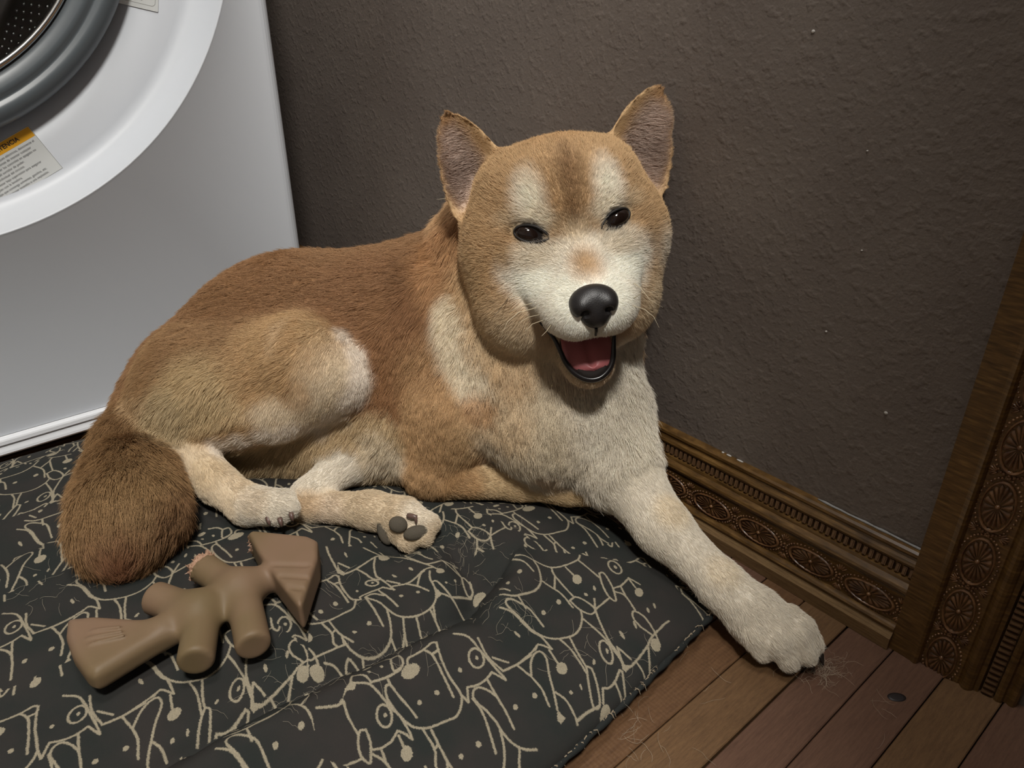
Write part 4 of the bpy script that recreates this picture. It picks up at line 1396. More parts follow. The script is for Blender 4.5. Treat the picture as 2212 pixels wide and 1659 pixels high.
PRINT_BLOBS = [[(-3237,1365),(-3199,1386),(-3167,1354),(-3186,1308),(-3154,1256),(-3201,1303)],[(-2932,1445),(-2927,1440),(-2925,1434),(-2928,1429),(-2933,1425),(-2941,1424),(-2948,1427),(-2953,1432),(-2955,1438),(-2952,1444),(-2947,1447),(-2939,1448)],[(-3084,1794),(-3063,1781),(-3049,1753),(-3045,1718),(-3054,1686),(-3071,1664),(-3093,1659),(-3114,1672),(-3129,1699),(-3132,1734),(-3124,1768),(-3106,1789)],[(-2868,1806),(-2862,1798),(-2861,1790),(-2864,1782),(-2872,1776),(-2882,1775),(-2891,1779),(-2897,1786),(-2898,1794),(-2895,1803),(-2887,1808),(-2877,1809)],[(-2875,1670),(-2868,1664),(-2867,1656),(-2869,1649),(-2876,1644),(-2885,1644),(-2894,1647),(-2900,1654),(-2902,1662),(-2899,1669),(-2892,1673),(-2883,1674)],[(-3211,1594),(-3206,1589),(-3204,1583),(-3207,1577),(-3212,1574),(-3219,1573),(-3226,1576),(-3232,1581),(-3233,1587),(-3231,1592),(-3226,1596),(-3219,1596)],[(-3222,1508),(-3219,1505),(-3219,1499),(-3222,1494),(-3227,1489),(-3233,1488),(-3238,1489),(-3241,1492),(-3241,1498),(-3238,1503),(-3233,1508),(-3227,1509)],[(-3297,1550),(-3287,1544),(-3279,1531),(-3275,1513),(-3276,1496),(-3282,1483),(-3292,1479),(-3302,1485),(-3310,1498),(-3314,1516),(-3313,1533),(-3307,1546)],[(-2917,2169),(-2912,2163),(-2910,2156),(-2913,2150),(-2918,2147),(-2925,2147),(-2932,2151),(-2937,2156),(-2939,2163),(-2937,2169),(-2931,2172),(-2924,2172)],[(-2914,2023),(-2908,2017),(-2907,2010),(-2909,2003),(-2915,2000),(-2923,2000),(-2931,2003),(-2936,2009),(-2938,2017),(-2935,2023),(-2929,2027),(-2921,2027)],[(-2500,2169),(-2494,2161),(-2493,2152),(-2496,2144),(-2503,2139),(-2513,2139),(-2522,2144),(-2528,2152),(-2529,2161),(-2526,2169),(-2519,2174),(-2509,2174)],[(-2488,2331),(-2482,2323),(-2480,2313),(-2484,2305),(-2491,2300),(-2501,2301),(-2509,2306),(-2516,2314),(-2517,2324),(-2514,2332),(-2506,2336),(-2497,2336)],[(-2442,1819),(-2436,1811),(-2434,1801),(-2438,1793),(-2446,1788),(-2456,1787),(-2465,1792),(-2472,1800),(-2474,1809),(-2470,1818),(-2462,1823),(-2452,1824)],[(-2449,1683),(-2443,1676),(-2442,1668),(-2445,1661),(-2452,1657),(-2460,1656),(-2468,1660),(-2474,1666),(-2475,1675),(-2472,1682),(-2465,1686),(-2457,1687)],[(-2632,1433),(-2621,1413),(-2622,1393),(-2634,1378),(-2654,1373),(-2677,1378),(-2697,1393),(-2709,1414),(-2708,1434),(-2696,1449),(-2675,1454),(-2652,1448)],[(-2524,1465),(-2514,1461),(-2508,1455),(-2507,1450),(-2512,1447),(-2520,1446),(-2530,1448),(-2539,1453),(-2545,1458),(-2546,1464),(-2542,1467),(-2534,1467)],[(-2527,1375),(-2523,1370),(-2522,1364),(-2524,1359),(-2529,1356),(-2535,1355),(-2542,1357),(-2546,1362),(-2547,1367),(-2545,1373),(-2540,1376),(-2533,1377)],[(-2967,2849),(-2960,2839),(-2958,2829),(-2961,2820),(-2969,2816),(-2979,2817),(-2989,2823),(-2996,2833),(-2998,2843),(-2995,2852),(-2987,2856),(-2977,2855)],[(-2986,3026),(-2978,3015),(-2976,3003),(-2979,2994),(-2988,2989),(-2999,2990),(-3010,2998),(-3018,3009),(-3021,3021),(-3017,3030),(-3009,3035),(-2997,3034)],[(-3331,2927),(-3322,2916),(-3319,2904),(-3322,2894),(-3332,2889),(-3344,2890),(-3356,2897),(-3365,2909),(-3368,2921),(-3365,2931),(-3356,2936),(-3343,2934)],[(-3288,2765),(-3281,2756),(-3279,2746),(-3281,2738),(-3289,2734),(-3299,2735),(-3309,2740),(-3317,2749),(-3319,2759),(-3316,2767),(-3309,2771),(-3299,2771)],[(-3066,3332),(-3052,3310),(-3048,3287),(-3055,3268),(-3072,3258),(-3094,3260),(-3115,3274),(-3130,3296),(-3135,3320),(-3127,3339),(-3110,3349),(-3088,3346)],[(-2950,3371),(-2939,3364),(-2931,3355),(-2928,3348),(-2932,3343),(-2940,3343),(-2952,3346),(-2963,3353),(-2972,3362),(-2974,3369),(-2971,3374),(-2962,3374)],[(-2926,3259),(-2925,3252),(-2928,3245),(-2935,3241),(-2944,3240),(-2953,3243),(-2958,3249),(-2960,3256),(-2956,3262),(-2949,3267),(-2940,3267),(-2932,3265)],[(-3008,3689),(-3008,3681),(-3013,3676),(-3022,3674),(-3032,3676),(-3041,3681),(-3046,3689),(-3046,3696),(-3041,3701),(-3032,3703),(-3022,3701),(-3013,3696)],[(-2378,3044),(-2339,3050),(-2316,3090),(-2300,3016),(-2328,3009)],[(-2515,3219),(-2497,3213),(-2483,3204),(-2477,3196),(-2482,3190),(-2495,3189),(-2513,3192),(-2532,3198),(-2546,3207),(-2552,3215),(-2547,3220),(-2534,3222)],[(-2526,3379),(-2510,3369),(-2498,3359),(-2494,3351),(-2499,3347),(-2512,3349),(-2529,3356),(-2545,3365),(-2557,3376),(-2561,3384),(-2556,3387),(-2543,3386)],[(-2309,3418),(-2296,3394),(-2294,3368),(-2302,3348),(-2320,3338),(-2341,3341),(-2361,3357),(-2375,3381),(-2377,3407),(-2369,3428),(-2351,3438),(-2329,3435)],[(-2707,3671),(-2694,3648),(-2690,3625),(-2697,3607),(-2712,3599),(-2733,3603),(-2752,3618),(-2766,3641),(-2770,3665),(-2763,3683),(-2747,3691),(-2727,3687)],[(-2569,3660),(-2558,3652),(-2551,3643),(-2549,3636),(-2553,3633),(-2562,3634),(-2574,3640),(-2585,3649),(-2592,3658),(-2594,3665),(-2590,3668),(-2581,3667)],[(-2566,3579),(-2556,3572),(-2549,3563),(-2546,3556),(-2550,3551),(-2558,3551),(-2569,3555),(-2579,3562),(-2587,3571),(-2589,3578),(-2585,3583),(-2577,3583)],[(-2476,3016),(-2467,3008),(-2461,2999),(-2460,2993),(-2464,2990),(-2473,2991),(-2483,2996),(-2493,3004),(-2499,3013),(-2500,3019),(-2495,3022),(-2487,3021)],[(-2461,2866),(-2455,2857),(-2452,2849),(-2454,2842),(-2459,2840),(-2467,2843),(-2475,2849),(-2481,2858),(-2484,2866),(-2482,2872),(-2477,2874),(-2469,2872)],[(-2147,2702),(-2134,2668),(-2133,2640),(-2145,2623),(-2166,2622),(-2190,2638),(-2212,2667),(-2226,2700),(-2227,2730),(-2215,2747),(-2194,2748),(-2169,2731)],[(-2527,2650),(-2513,2629),(-2509,2605),(-2517,2586),(-2534,2575),(-2557,2577),(-2578,2590),(-2593,2611),(-2597,2635),(-2589,2655),(-2571,2666),(-2549,2664)],[(-2383,2650),(-2373,2644),(-2367,2638),(-2366,2632),(-2369,2630),(-2377,2630),(-2387,2634),(-2396,2639),(-2402,2646),(-2404,2651),(-2400,2654),(-2393,2653)],[(-2380,2561),(-2376,2554),(-2375,2546),(-2378,2540),(-2383,2537),(-2390,2537),(-2397,2541),(-2402,2548),(-2403,2556),(-2400,2562),(-2394,2566),(-2387,2565)],[(-2351,2388),(-2288,2405),(-2277,2352),(-2303,2343)],[(-2490,2330),(-2484,2322),(-2482,2312),(-2486,2304),(-2493,2300),(-2502,2300),(-2511,2305),(-2517,2313),(-2519,2323),(-2515,2331),(-2508,2335),(-2499,2335)],[(-2500,2167),(-2495,2159),(-2493,2151),(-2496,2144),(-2503,2140),(-2511,2140),(-2519,2144),(-2525,2151),(-2526,2160),(-2523,2167),(-2517,2171),(-2508,2171)],[(-2901,2539),(-2903,2533),(-2913,2527),(-2928,2524),(-2944,2523),(-2958,2525),(-2964,2530),(-2962,2536),(-2952,2542),(-2937,2545),(-2920,2546),(-2907,2544)],[(-4340,1861),(-4269,1839),(-4209,1858),(-4204,1899),(-4190,1830),(-4239,1806)],[(-4385,1969),(-4368,1965),(-4355,1959),(-4350,1953),(-4354,1949),(-4367,1948),(-4384,1950),(-4402,1955),(-4415,1961),(-4420,1966),(-4415,1970),(-4403,1971)],[(-4175,2237),(-4155,2222),(-4146,2199),(-4149,2176),(-4163,2158),(-4186,2150),(-4210,2154),(-4230,2169),(-4239,2192),(-4237,2215),(-4222,2233),(-4199,2241)],[(-3902,2285),(-3902,2279),(-3908,2273),(-3918,2269),(-3931,2267),(-3942,2269),(-3949,2273),(-3949,2279),(-3943,2285),(-3933,2289),(-3920,2290),(-3909,2289)],[(-3926,2148),(-3926,2143),(-3932,2137),(-3942,2132),(-3955,2129),(-3966,2128),(-3972,2131),(-3972,2136),(-3966,2142),(-3956,2147),(-3943,2151),(-3932,2151)],[(-3988,1981),(-3984,1978),(-3984,1973),(-3986,1968),(-3991,1965),(-3996,1964),(-4001,1965),(-4005,1969),(-4005,1974),(-4003,1978),(-3998,1982),(-3993,1983)],[(-3978,1841),(-3974,1837),(-3973,1832),(-3975,1828),(-3980,1824),(-3986,1823),(-3991,1825),(-3995,1829),(-3996,1834),(-3994,1838),(-3989,1842),(-3983,1842)],[(-3949,1654),(-3942,1648),(-3940,1639),(-3943,1630),(-3952,1624),(-3963,1623),(-3973,1625),(-3981,1632),(-3983,1641),(-3979,1650),(-3971,1656),(-3960,1657)],[(-3948,1534),(-3942,1528),(-3940,1520),(-3944,1511),(-3952,1505),(-3963,1503),(-3972,1505),(-3979,1511),(-3980,1520),(-3976,1528),(-3968,1534),(-3958,1536)],[(-3727,2080),(-3724,2075),(-3724,2068),(-3727,2061),(-3734,2056),(-3742,2053),(-3748,2055),(-3752,2060),(-3752,2067),(-3748,2074),(-3742,2080),(-3734,2082)],[(-3680,2199),(-3677,2194),(-3677,2187),(-3681,2180),(-3687,2175),(-3695,2173),(-3702,2174),(-3705,2180),(-3705,2187),(-3702,2194),(-3695,2199),(-3687,2201)],[(-3636,2317),(-3564,2329),(-3554,2268)],[(-3761,2486),(-3748,2476),(-3741,2459),(-3742,2441),(-3750,2426),(-3764,2418),(-3780,2420),(-3793,2430),(-3800,2447),(-3799,2466),(-3791,2481),(-3777,2488)],[(-3631,2506),(-3624,2499),(-3620,2492),(-3621,2487),(-3626,2485),(-3634,2487),(-3643,2492),(-3650,2499),(-3654,2505),(-3653,2511),(-3648,2512),(-3640,2511)],[(-3632,2424),(-3629,2419),(-3628,2414),(-3630,2409),(-3635,2406),(-3641,2405),(-3646,2407),(-3650,2412),(-3650,2417),(-3648,2422),(-3643,2425),(-3638,2426)],[(-3470,2670),(-3453,2657),(-3439,2629),(-3431,2594),(-3433,2561),(-3443,2539),(-3458,2534),(-3476,2547),(-3490,2574),(-3498,2609),(-3496,2643),(-3486,2665)],[(-3640,1754),(-3633,1747),(-3631,1739),(-3635,1731),(-3642,1726),(-3652,1725),(-3662,1728),(-3669,1734),(-3671,1743),(-3668,1751),(-3660,1756),(-3650,1757)],[(-3638,1633),(-3634,1628),(-3634,1621),(-3638,1613),(-3645,1608),(-3653,1606),(-3660,1607),(-3664,1612),(-3664,1619),(-3660,1626),(-3654,1632),(-3645,1634)],[(-3353,2041),(-3336,2033),(-3324,2019),(-3318,2001),(-3321,1984),(-3332,1972),(-3347,1970),(-3364,1977),(-3376,1991),(-3382,2010),(-3379,2027),(-3369,2038)],[(-3509,1303),(-3488,1291),(-3476,1270),(-3477,1246),(-3490,1226),(-3512,1214),(-3537,1214),(-3558,1225),(-3570,1246),(-3570,1270),(-3556,1291),(-3534,1303)],[(-3805,1369),(-3782,1364),(-3764,1350),(-3755,1333),(-3759,1316),(-3773,1304),(-3795,1300),(-3818,1306),(-3836,1319),(-3845,1336),(-3841,1354),(-3827,1366)]]

# ------------------------------------------------------------------ cushion
zneg = DOG.D < 0
has = zneg.any(2)
zbot = np.where(has, DOG.lo[2] + DOG.h * np.argmax(zneg, 2), 9.0)
PC, PH = np.array([-0.5225, -0.0775]), np.array([0.3175, 0.5225])
GX, GY = 170, 280
uu = np.linspace(-1, 1, GX)
vv = np.linspace(-1, 1, GY)
UU, VV = np.meshgrid(uu, vv, indexing='ij')
# crowd the rows towards the rim
UU = np.sign(UU) * (1 - (1 - np.abs(UU)) ** 1.25)
VV = np.sign(VV) * (1 - (1 - np.abs(VV)) ** 1.15)
cr = 0.30
PX = PC[0] + PH[0] * UU * np.sqrt(1 - cr / 2 * VV ** 2)
PY = PC[1] + PH[1] * VV * np.sqrt(1 - cr / 2 * UU ** 2)
edge = np.clip((1 - np.abs(UU) ** 3.2) * (1 - np.abs(VV) ** 5), 0, 1) ** 0.5
PZ = 0.016 + 0.042 * edge


def seg_dist(X, Y, a, b):
    ax, ay = a; bx, by = b
    t = np.clip(((X - ax) * (bx - ax) + (Y - ay) * (by - ay)) / ((bx - ax) ** 2 + (by - ay) ** 2), 0, 1)
    dx, dy = X - ax - t * (bx - ax), Y - ay - t * (by - ay)
    sgn = np.sign((bx - ax) * (Y - ay) - (by - ay) * (X - ax))
    return np.hypot(dx, dy), sgn


def crease(pts, depth, width, side=0.0):
    """a trough along a polyline; side > 0 raises a lip on its right"""
    global PZ
    best = np.full(PX.shape, 9.0)
    sg = np.zeros(PX.shape)
    for a, b in zip(pts[:-1], pts[1:]):
        d, s = seg_dist(PX, PY, a, b)
        m = d < best
        best = np.where(m, d, best)
        sg = np.where(m, s, sg)
    PZ = PZ - depth * np.exp(-(best / width) ** 2) * np.where(sg > 0, 1.0, 0.55) * (edge > 0.2)
    if side:
        PZ = PZ + side * np.exp(-((best - 0.018) / 0.016) ** 2) * (sg < 0)


def fxy(px, py, z=0.045): return tuple(floor_at(px, py, z)[:2])


crease([fxy(330, 1690), fxy(477, 1606), fxy(587, 1546), fxy(674, 1504), fxy(758, 1458), fxy(883, 1393), fxy(988, 1347), fxy(1035, 1300), fxy(1080, 1250)], 0.013, 0.011, 0.009)
crease([fxy(1040, 1350), fxy(1025, 1290), fxy(1010, 1230), fxy(985, 1185)], 0.008, 0.012)
crease([fxy(30, 1230), fxy(110, 1190), fxy(200, 1150)], 0.006, 0.016, 0.003)
PZ += (0.0022 * np.sin(31 * PX + 11 * PY + 1.0) * np.sin(27 * PY - 9 * PX) + 0.0012 * np.sin(70 * PX - 40 * PY) * np.sin(55 * PY + 20 * PX + 2)) * edge
_cx, _cy = fxy(1010, 1215)
PZ -= 0.008 * np.exp(-((PX - _cx) ** 2 + (PY - _cy) ** 2) / 0.022 ** 2)
# the dog's weight presses the cushion
ix = np.clip(np.round((PX - DOG.lo[0]) / DOG.h).astype(int), 0, DOG.n[0] - 1)
iy = np.clip(np.round((PY - DOG.lo[1]) / DOG.h).astype(int), 0, DOG.n[1] - 1)
inside = (PX > DOG.lo[0]) & (PX < DOG.lo[0] + DOG.h * (DOG.n[0] - 1)) & (PY > DOG.lo[1]) & (PY < DOG.lo[1] + DOG.h * (DOG.n[1] - 1))
zb = np.where(inside, zbot[ix, iy], 9.0)
_hx, _hy = -0.430, 0.2335
PZ -= 0.010 * np.exp(-((PX - _hx) ** 2 + (PY - _hy) ** 2) / 0.014 ** 2)
press = np.clip(PZ - (zb - 0.0038), 0, 0.05)
sm = press.copy()
for _ in range(10):
    sm[1:-1, 1:-1] = np.maximum(press[1:-1, 1:-1], 0.25 * (sm[:-2, 1:-1] + sm[2:, 1:-1] + sm[1:-1, :-2] + sm[1:-1, 2:]))
PZ = np.maximum(PZ - sm, 0.004)
print('cushion press', press.max(), 'min z', PZ.min())
BZ = np.minimum(0.0155 - 0.015 * np.clip(edge * 4, 0, 1), PZ - 0.001)
BZ = np.maximum(BZ, 0.0005)


def pad_z(x, y):
    i = np.argmin((PX - x) ** 2 + (PY - y) ** 2)
    return float(PZ.ravel()[i])


nG = GX * GY
V = np.concatenate([np.stack([PX, PY, PZ], -1).reshape(-1, 3), np.stack([PX, PY, BZ], -1).reshape(-1, 3)])
I, J = np.meshgrid(np.arange(GX - 1), np.arange(GY - 1), indexing='ij')
q0 = (I * GY + J).ravel()
top = np.stack([q0, q0 + GY, q0 + GY + 1, q0 + 1], 1)
bot = top[:, ::-1] + nG
rim = [i * GY for i in range(GX)] + [(GX - 1) * GY + j for j in range(1, GY)] + [i * GY + GY - 1 for i in range(GX - 2, -1, -1)] + [j for j in range(GY - 2, 0, -1)]
rim = np.array(rim)
r2 = np.roll(rim, -1)
sides = np.stack([rim, rim + nG, r2 + nG, r2], 1)
cme = quad_mesh('cushion', V, np.concatenate([top, bot, sides]))
uv = cme.uv_layers.new(name='print')
IMX0, IMY0, IMW, IMH = -0.86, -0.62, 0.68, 1.10
li = np.zeros(len(cme.loops), np.int32)
cme.loops.foreach_get('vertex_index', li)
uvs = np.stack([(V[li, 0] - IMX0) / IMW, (V[li, 1] - IMY0) / IMH], 1).astype(np.float32)
uv.data.foreach_set('uv', uvs.ravel())

# the printed line drawing, drawn into a pattern that repeats over the cloth
PR = 0.0003
bx0, by0, bx1, by1 = -0.475, 0.085, -0.195, 0.40
bw, bh = int((bx1 - bx0) / PR), int((by1 - by0) / PR)
tile = np.zeros((bh, bw), np.float32)


def dab(x, y, r):
    cx_, cy_ = (x - bx0) / PR, (y - by0) / PR
    R_ = r / PR
    i0, i1, j0, j1 = int(cx_ - R_ - 2), int(cx_ + R_ + 3), int(cy_ - R_ - 2), int(cy_ + R_ + 3)
    i0, j0 = max(i0, 0), max(j0, 0)
    i1, j1 = min(i1, bw), min(j1, bh)
    if i1 <= i0 or j1 <= j0: return
    X, Y = np.meshgrid(np.arange(i0, i1), np.arange(j0, j1))
    a = np.clip(R_ + 0.7 - np.hypot(X - cx_, Y - cy_), 0, 1)
    tile[j0:j1, i0:i1] = np.maximum(tile[j0:j1, i0:i1], a)


for ln_ in PRINT_LINES:
    P = np.array(ln_, float) / 1e4
    if len(P) > 2:
        Q = np.concatenate([[2 * P[0] - P[1]], P, [2 * P[-1] - P[-2]]])
        out = []
        for i in range(1, len(Q) - 2):
            for t in np.linspace(0, 1, 8, endpoint=False):
                out.append(0.5 * (2 * Q[i] + (Q[i + 1] - Q[i - 1]) * t + (2 * Q[i - 1] - 5 * Q[i] + 4 * Q[i + 1] - Q[i + 2]) * t * t + (3 * Q[i] - Q[i - 1] - 3 * Q[i + 1] + Q[i + 2]) * t ** 3))
        P = np.array(out + [P[-1]])
    for a, b in zip(P[:-1], P[1:]):
        n = max(1, int(np.hypot(*(b - a)) / 0.0004))
        for t in range(n + 1): dab(*(a + (b - a) * t / n), 0.00072)
for bl_ in PRINT_BLOBS:
    P = np.array(bl_, float) / 1e4
    x0, y0 = P.min(0); x1, y1 = P.max(0)
    i0, i1, j0, j1 = [int(v) for v in ((x0 - bx0) / PR - 1, (x1 - bx0) / PR + 2, (y0 - by0) / PR - 1, (y1 - by0) / PR + 2)]
    i0, j0, i1, j1 = max(0, i0), max(0, j0), min(bw, i1), min(bh, j1)
    if i1 <= i0 or j1 <= j0: continue
    X, Y = np.meshgrid(bx0 + PR * np.arange(i0, i1), by0 + PR * np.arange(j0, j1))
    ins = np.zeros(X.shape, bool)
    for k in range(len(P)):
        (xa, ya), (xb, yb) = P[k], P[(k + 1) % len(P)]
        ins ^= ((ya > Y) != (yb > Y)) & (X < (xb - xa) * (Y - ya) / (yb - ya + 1e-12) + xa)
    tile[j0:j1, i0:i1] = np.maximum(tile[j0:j1, i0:i1], ins)
NW, NH = int(IMW / 0.0004), int(IMH / 0.0004)
X, Y = np.meshgrid(IMX0 + IMW * (np.arange(NW) + .5) / NW, IMY0 + IMH * (np.arange(NH) + .5) / NH)
v1, v2, p00 = np.array([0.107, 0.017]), np.array([0.015, 0.204]), np.array([-0.345, 0.132])
det = v1[0] * v2[1] - v1[1] * v2[0]
dx, dy = X - p00[0], Y - p00[1]
A_ = (dx * v2[1] - dy * v2[0]) / det
B_ = (dy * v1[0] - dx * v1[1]) / det
poly = [floor_at(px, py, .05)[:2] for (px, py) in ((668, 1196), (980, 1196), (1100, 1185), (1440, 1185), (1540, 1300), (1540, 1420), (1330, 1640), (1000, 1700), (690, 1640), (668, 1500))]
ins = np.zeros(X.shape, bool)
for k in range(len(poly)):
    (xa, ya), (xb, yb) = poly[k], poly[(k + 1) % len(poly)]
    ins ^= ((ya > Y) != (yb > Y)) & (X < (xb - xa) * (Y - ya) / (yb - ya + 1e-12) + xa)
fa, fb = A_ - np.floor(A_), B_ - np.floor(B_)
SX = np.where(ins, X, p00[0] + fa * v1[0] + fb * v2[0])
SY = np.where(ins, Y, p00[1] + fa * v1[1] + fb * v2[1])
pi_ = np.clip(((SX - bx0) / PR).astype(int), 0, bw - 1)
pj_ = np.clip(((SY - by0) / PR).astype(int), 0, bh - 1)
pat = tile[pj_, pi_]
img = bpy.data.images.new('cushion_print', NW, NH, alpha=False, float_buffer=False)
img.colorspace_settings.name = 'Non-Color'
px4 = np.empty((NH, NW, 4), np.float32)
px4[..., :3] = pat[..., None]
px4[..., 3] = 1
img.pixels.foreach_set(px4.ravel())
img.pack()

M_CLOTH = new_mat('charcoal_printed_canvas', lin((52, 54, 52)), 0.9, 0, 0.15)
_uv = N(M_CLOTH, 'ShaderNodeUVMap', uv_map='print')
_c = coords(M_CLOTH)
_nj = noise(M_CLOTH, _c, 1400, 2)
_sub = N(M_CLOTH, 'ShaderNodeVectorMath', operation='MULTIPLY_ADD')
_sub.inputs[1].default_value = (0.0016, 0.0010, 0)
_sub.inputs[2].default_value = (-0.0008, -0.0005, 0)
L(M_CLOTH, _nj, 'Color', _sub, 0)
_add = N(M_CLOTH, 'ShaderNodeVectorMath', operation='ADD')
L(M_CLOTH, _uv, 'UV', _add, 0)
L(M_CLOTH, _sub, 'Vector', _add, 1)
_im = N(M_CLOTH, 'ShaderNodeTexImage', image=img, interpolation='Linear')
L(M_CLOTH, _add, 'Vector', _im, 'Vector')
_n = noise(M_CLOTH, _c, 22, 4)
_rg = ramp(M_CLOTH, _n, 'Fac', [(0.35, lin((44, 47, 45))), (0.65, lin((54, 51, 49)))])
_rb = ramp(M_CLOTH, _nj, 'Fac', [(0.3, lin((140, 131, 112))), (0.7, lin((168, 158, 136)))])
_mx = N(M_CLOTH, 'ShaderNodeMix', data_type='RGBA')
L(M_CLOTH, _im, 'Color', _mx, 0)
L(M_CLOTH, _rg, 'Color', _mx, 6)
L(M_CLOTH, _rb, 'Color', _mx, 7)
L(M_CLOTH, _mx, 2, bsdf(M_CLOTH), 'Base Color')
_nw = noise(M_CLOTH, _c, 2600, 1)
_b = bump(M_CLOTH, _nw, 'Fac', 0.5, 0.0005)
L(M_CLOTH, _b, 'Normal', bsdf(M_CLOTH), 'Normal')

cushion = empty('pet_cushion', (PC[0], PC[1], 0.0))
tag(cushion, 'dark charcoal pet cushion printed with pale line drawings of dogs', 'cushion')
CINV = Matrix.Translation((-PC[0], -PC[1], 0))


def cpart(o):
    o.parent = cushion
    o.matrix_parent_inverse = CINV
    return o


cpart(link('cover', cme, M_CLOTH))
# a worn seam along the rim
rimP = np.stack([PX, PY, 0.5 * (PZ + BZ)], -1).reshape(-1, 3)[rim]
M_SEAM = new_mat('seam_cloth', lin((44, 46, 45)), 0.9, 0, 0.1)
M_THREAD = new_mat('frayed_thread', lin((150, 136, 116)), 0.9, 0, 0.1)
mb = MB()
P_ = rimP[::2]
P_ = np.concatenate([P_, P_[:1]])
mb.tube([p + np.array([0, 0, 0.0004]) for p in P_], [0.0026 + 0.0007 * math.sin(i * 1.7) for i in range(len(P_))], 7, False)
cpart(mb.build('seam_piping', M_SEAM, None, True))
mb = MB()
sel = [p for p in rimP if p[1] > 0.05 and p[0] > -0.46]
for p in sel:
    for _ in range(2):
        if random.random() < 0.45: continue
        out = p[:2] - PC
        out = out / np.linalg.norm(out)
        l = random.uniform(0.003, 0.009)
        a = random.uniform(-0.9, 0.9)
        dirv = np.array([out[0] * math.cos(a) - out[1] * math.sin(a), out[0] * math.sin(a) + out[1] * math.cos(a), 0.0])
        b0 = p + np.array([0, 0, random.uniform(0.001, 0.0035)]) - dirv * 0.002
        mid = b0 + dirv * l * 0.5 + np.array([0, 0, random.uniform(0, 0.002)])
        e = b0 + dirv * l * 0.7 - np.array([0, 0, random.uniform(0.001, 0.004)])
        e[2] = max(e[2], 0.001)
        mb.tube([b0, mid, e], [0.0004, 0.00045, 0.0002], 4)
o = cpart(mb.build('frayed_seam', M_THREAD, None))
o['kind'] = 'stuff'
# the tassel of loose threads at the corner
corner = rimP[np.argmin(((rimP[:, :2] - np.array(fxy(1492, 1305, .014))) ** 2).sum(1))]
for k in range(13):
    dark = k % 3 == 2
    a = fxy(1488 + random.uniform(-6, 4), 1302 + random.uniform(-8, 8), .014)
    tx, ty = (1536 + random.uniform(-10, 4), 1296 + random.uniform(-8, 10)) if not dark else (1516 + random.uniform(-6, 6), 1340 + random.uniform(-8, 8))
    b = floor_at(tx, ty, .002)
    mb = MB()
    A0 = np.array([corner[0], corner[1], 0.014]) + np.array([random.uniform(-.003, .003), random.uniform(-.003, .003), random.uniform(-.002, .002)])
    mid = (A0 + b) / 2 + np.array([0, 0, random.uniform(0.001, 0.006)])
    mb.tube([A0, A0 * .6 + mid * .4 + np.array([0, 0, .002]), mid, mid * .4 + b * .6, b], [.0008, .0009, .0009, .0008, .0004], 5)
    cpart(mb.build('loose_thread', M_SEAM if dark else M_THREAD, None, True))

# ------------------------------------------------------------------ chew toy in the shape of a fish skeleton
M_TOY = new_mat('tan_nylon', lin((150, 118, 92)), 0.55, 0, 0.35)
_c = coords(M_TOY)
_n = noise(M_TOY, _c, 16, 2)
_r = ramp(M_TOY, _n, 'Fac', [(0.35, lin((116, 98, 70))), (0.65, lin((130, 105, 84)))])
L(M_TOY, _r, 'Color', bsdf(M_TOY), 'Base Color')
bsdf(M_TOY).inputs['Subsurface Weight'].default_value = 0.15
bsdf(M_TOY).inputs['Subsurface Radius'].default_value = (0.01, 0.006, 0.004)
M_CHEW = new_mat('chewed_nylon', lin((176, 140, 116)), 0.55, 0, 0.5)
TZ = 0.0760


def tp(px, py, z=TZ): return floor_at(px, py, z)


TF = Field(tp(420, 1320) - np.array([.15, .15, .03]), tp(420, 1320) + np.array([.15, .15, .03]), 0.0013)
t_k = 0.010


def tcone(a, b, ra, rb, k=t_k): TF.cone(tp(*a), tp(*b), ra, rb, k)


def prism(pts, z, half, rnd, k, grooves=None):
    P = [np.array(tp(x, y, z)[:2]) for x, y in pts]
    lo = np.min(P, 0) - 0.02; hi = np.max(P, 0) + 0.02
    w = TF.window((*lo, z - half - .02), (*hi, z + half + .02))
    sl, (X, Y, Z) = w
    X2, Y2 = np.broadcast_arrays(X, Y)
    d = np.full(X2.shape, 1e9)
    sgn = np.ones(X2.shape)
    for i in range(len(P)):
        a, b = P[i], P[(i + 1) % len(P)]
        e = b - a
        wx, wy = X2 - a[0], Y2 - a[1]
        t = np.clip((wx * e[0] + wy * e[1]) / (e @ e), 0, 1)
        d = np.minimum(d, (wx - e[0] * t) ** 2 + (wy - e[1] * t) ** 2)
        c1, c2, c3 = Y2 >= a[1], Y2 < b[1], e[0] * wy > e[1] * wx
        flip = (c1 & c2 & c3) | (~c1 & ~c2 & ~c3)
        sgn = np.where(flip, -sgn, sgn)
    d2 = sgn * np.sqrt(d) + rnd
    dz = np.abs(Z - z) - half + rnd
    dd = np.minimum(np.maximum(d2, dz), 0) + np.sqrt(np.maximum(d2, 0) ** 2 + np.maximum(dz, 0) ** 2) - rnd
    TF.merge(sl, dd.astype(np.float32), k)


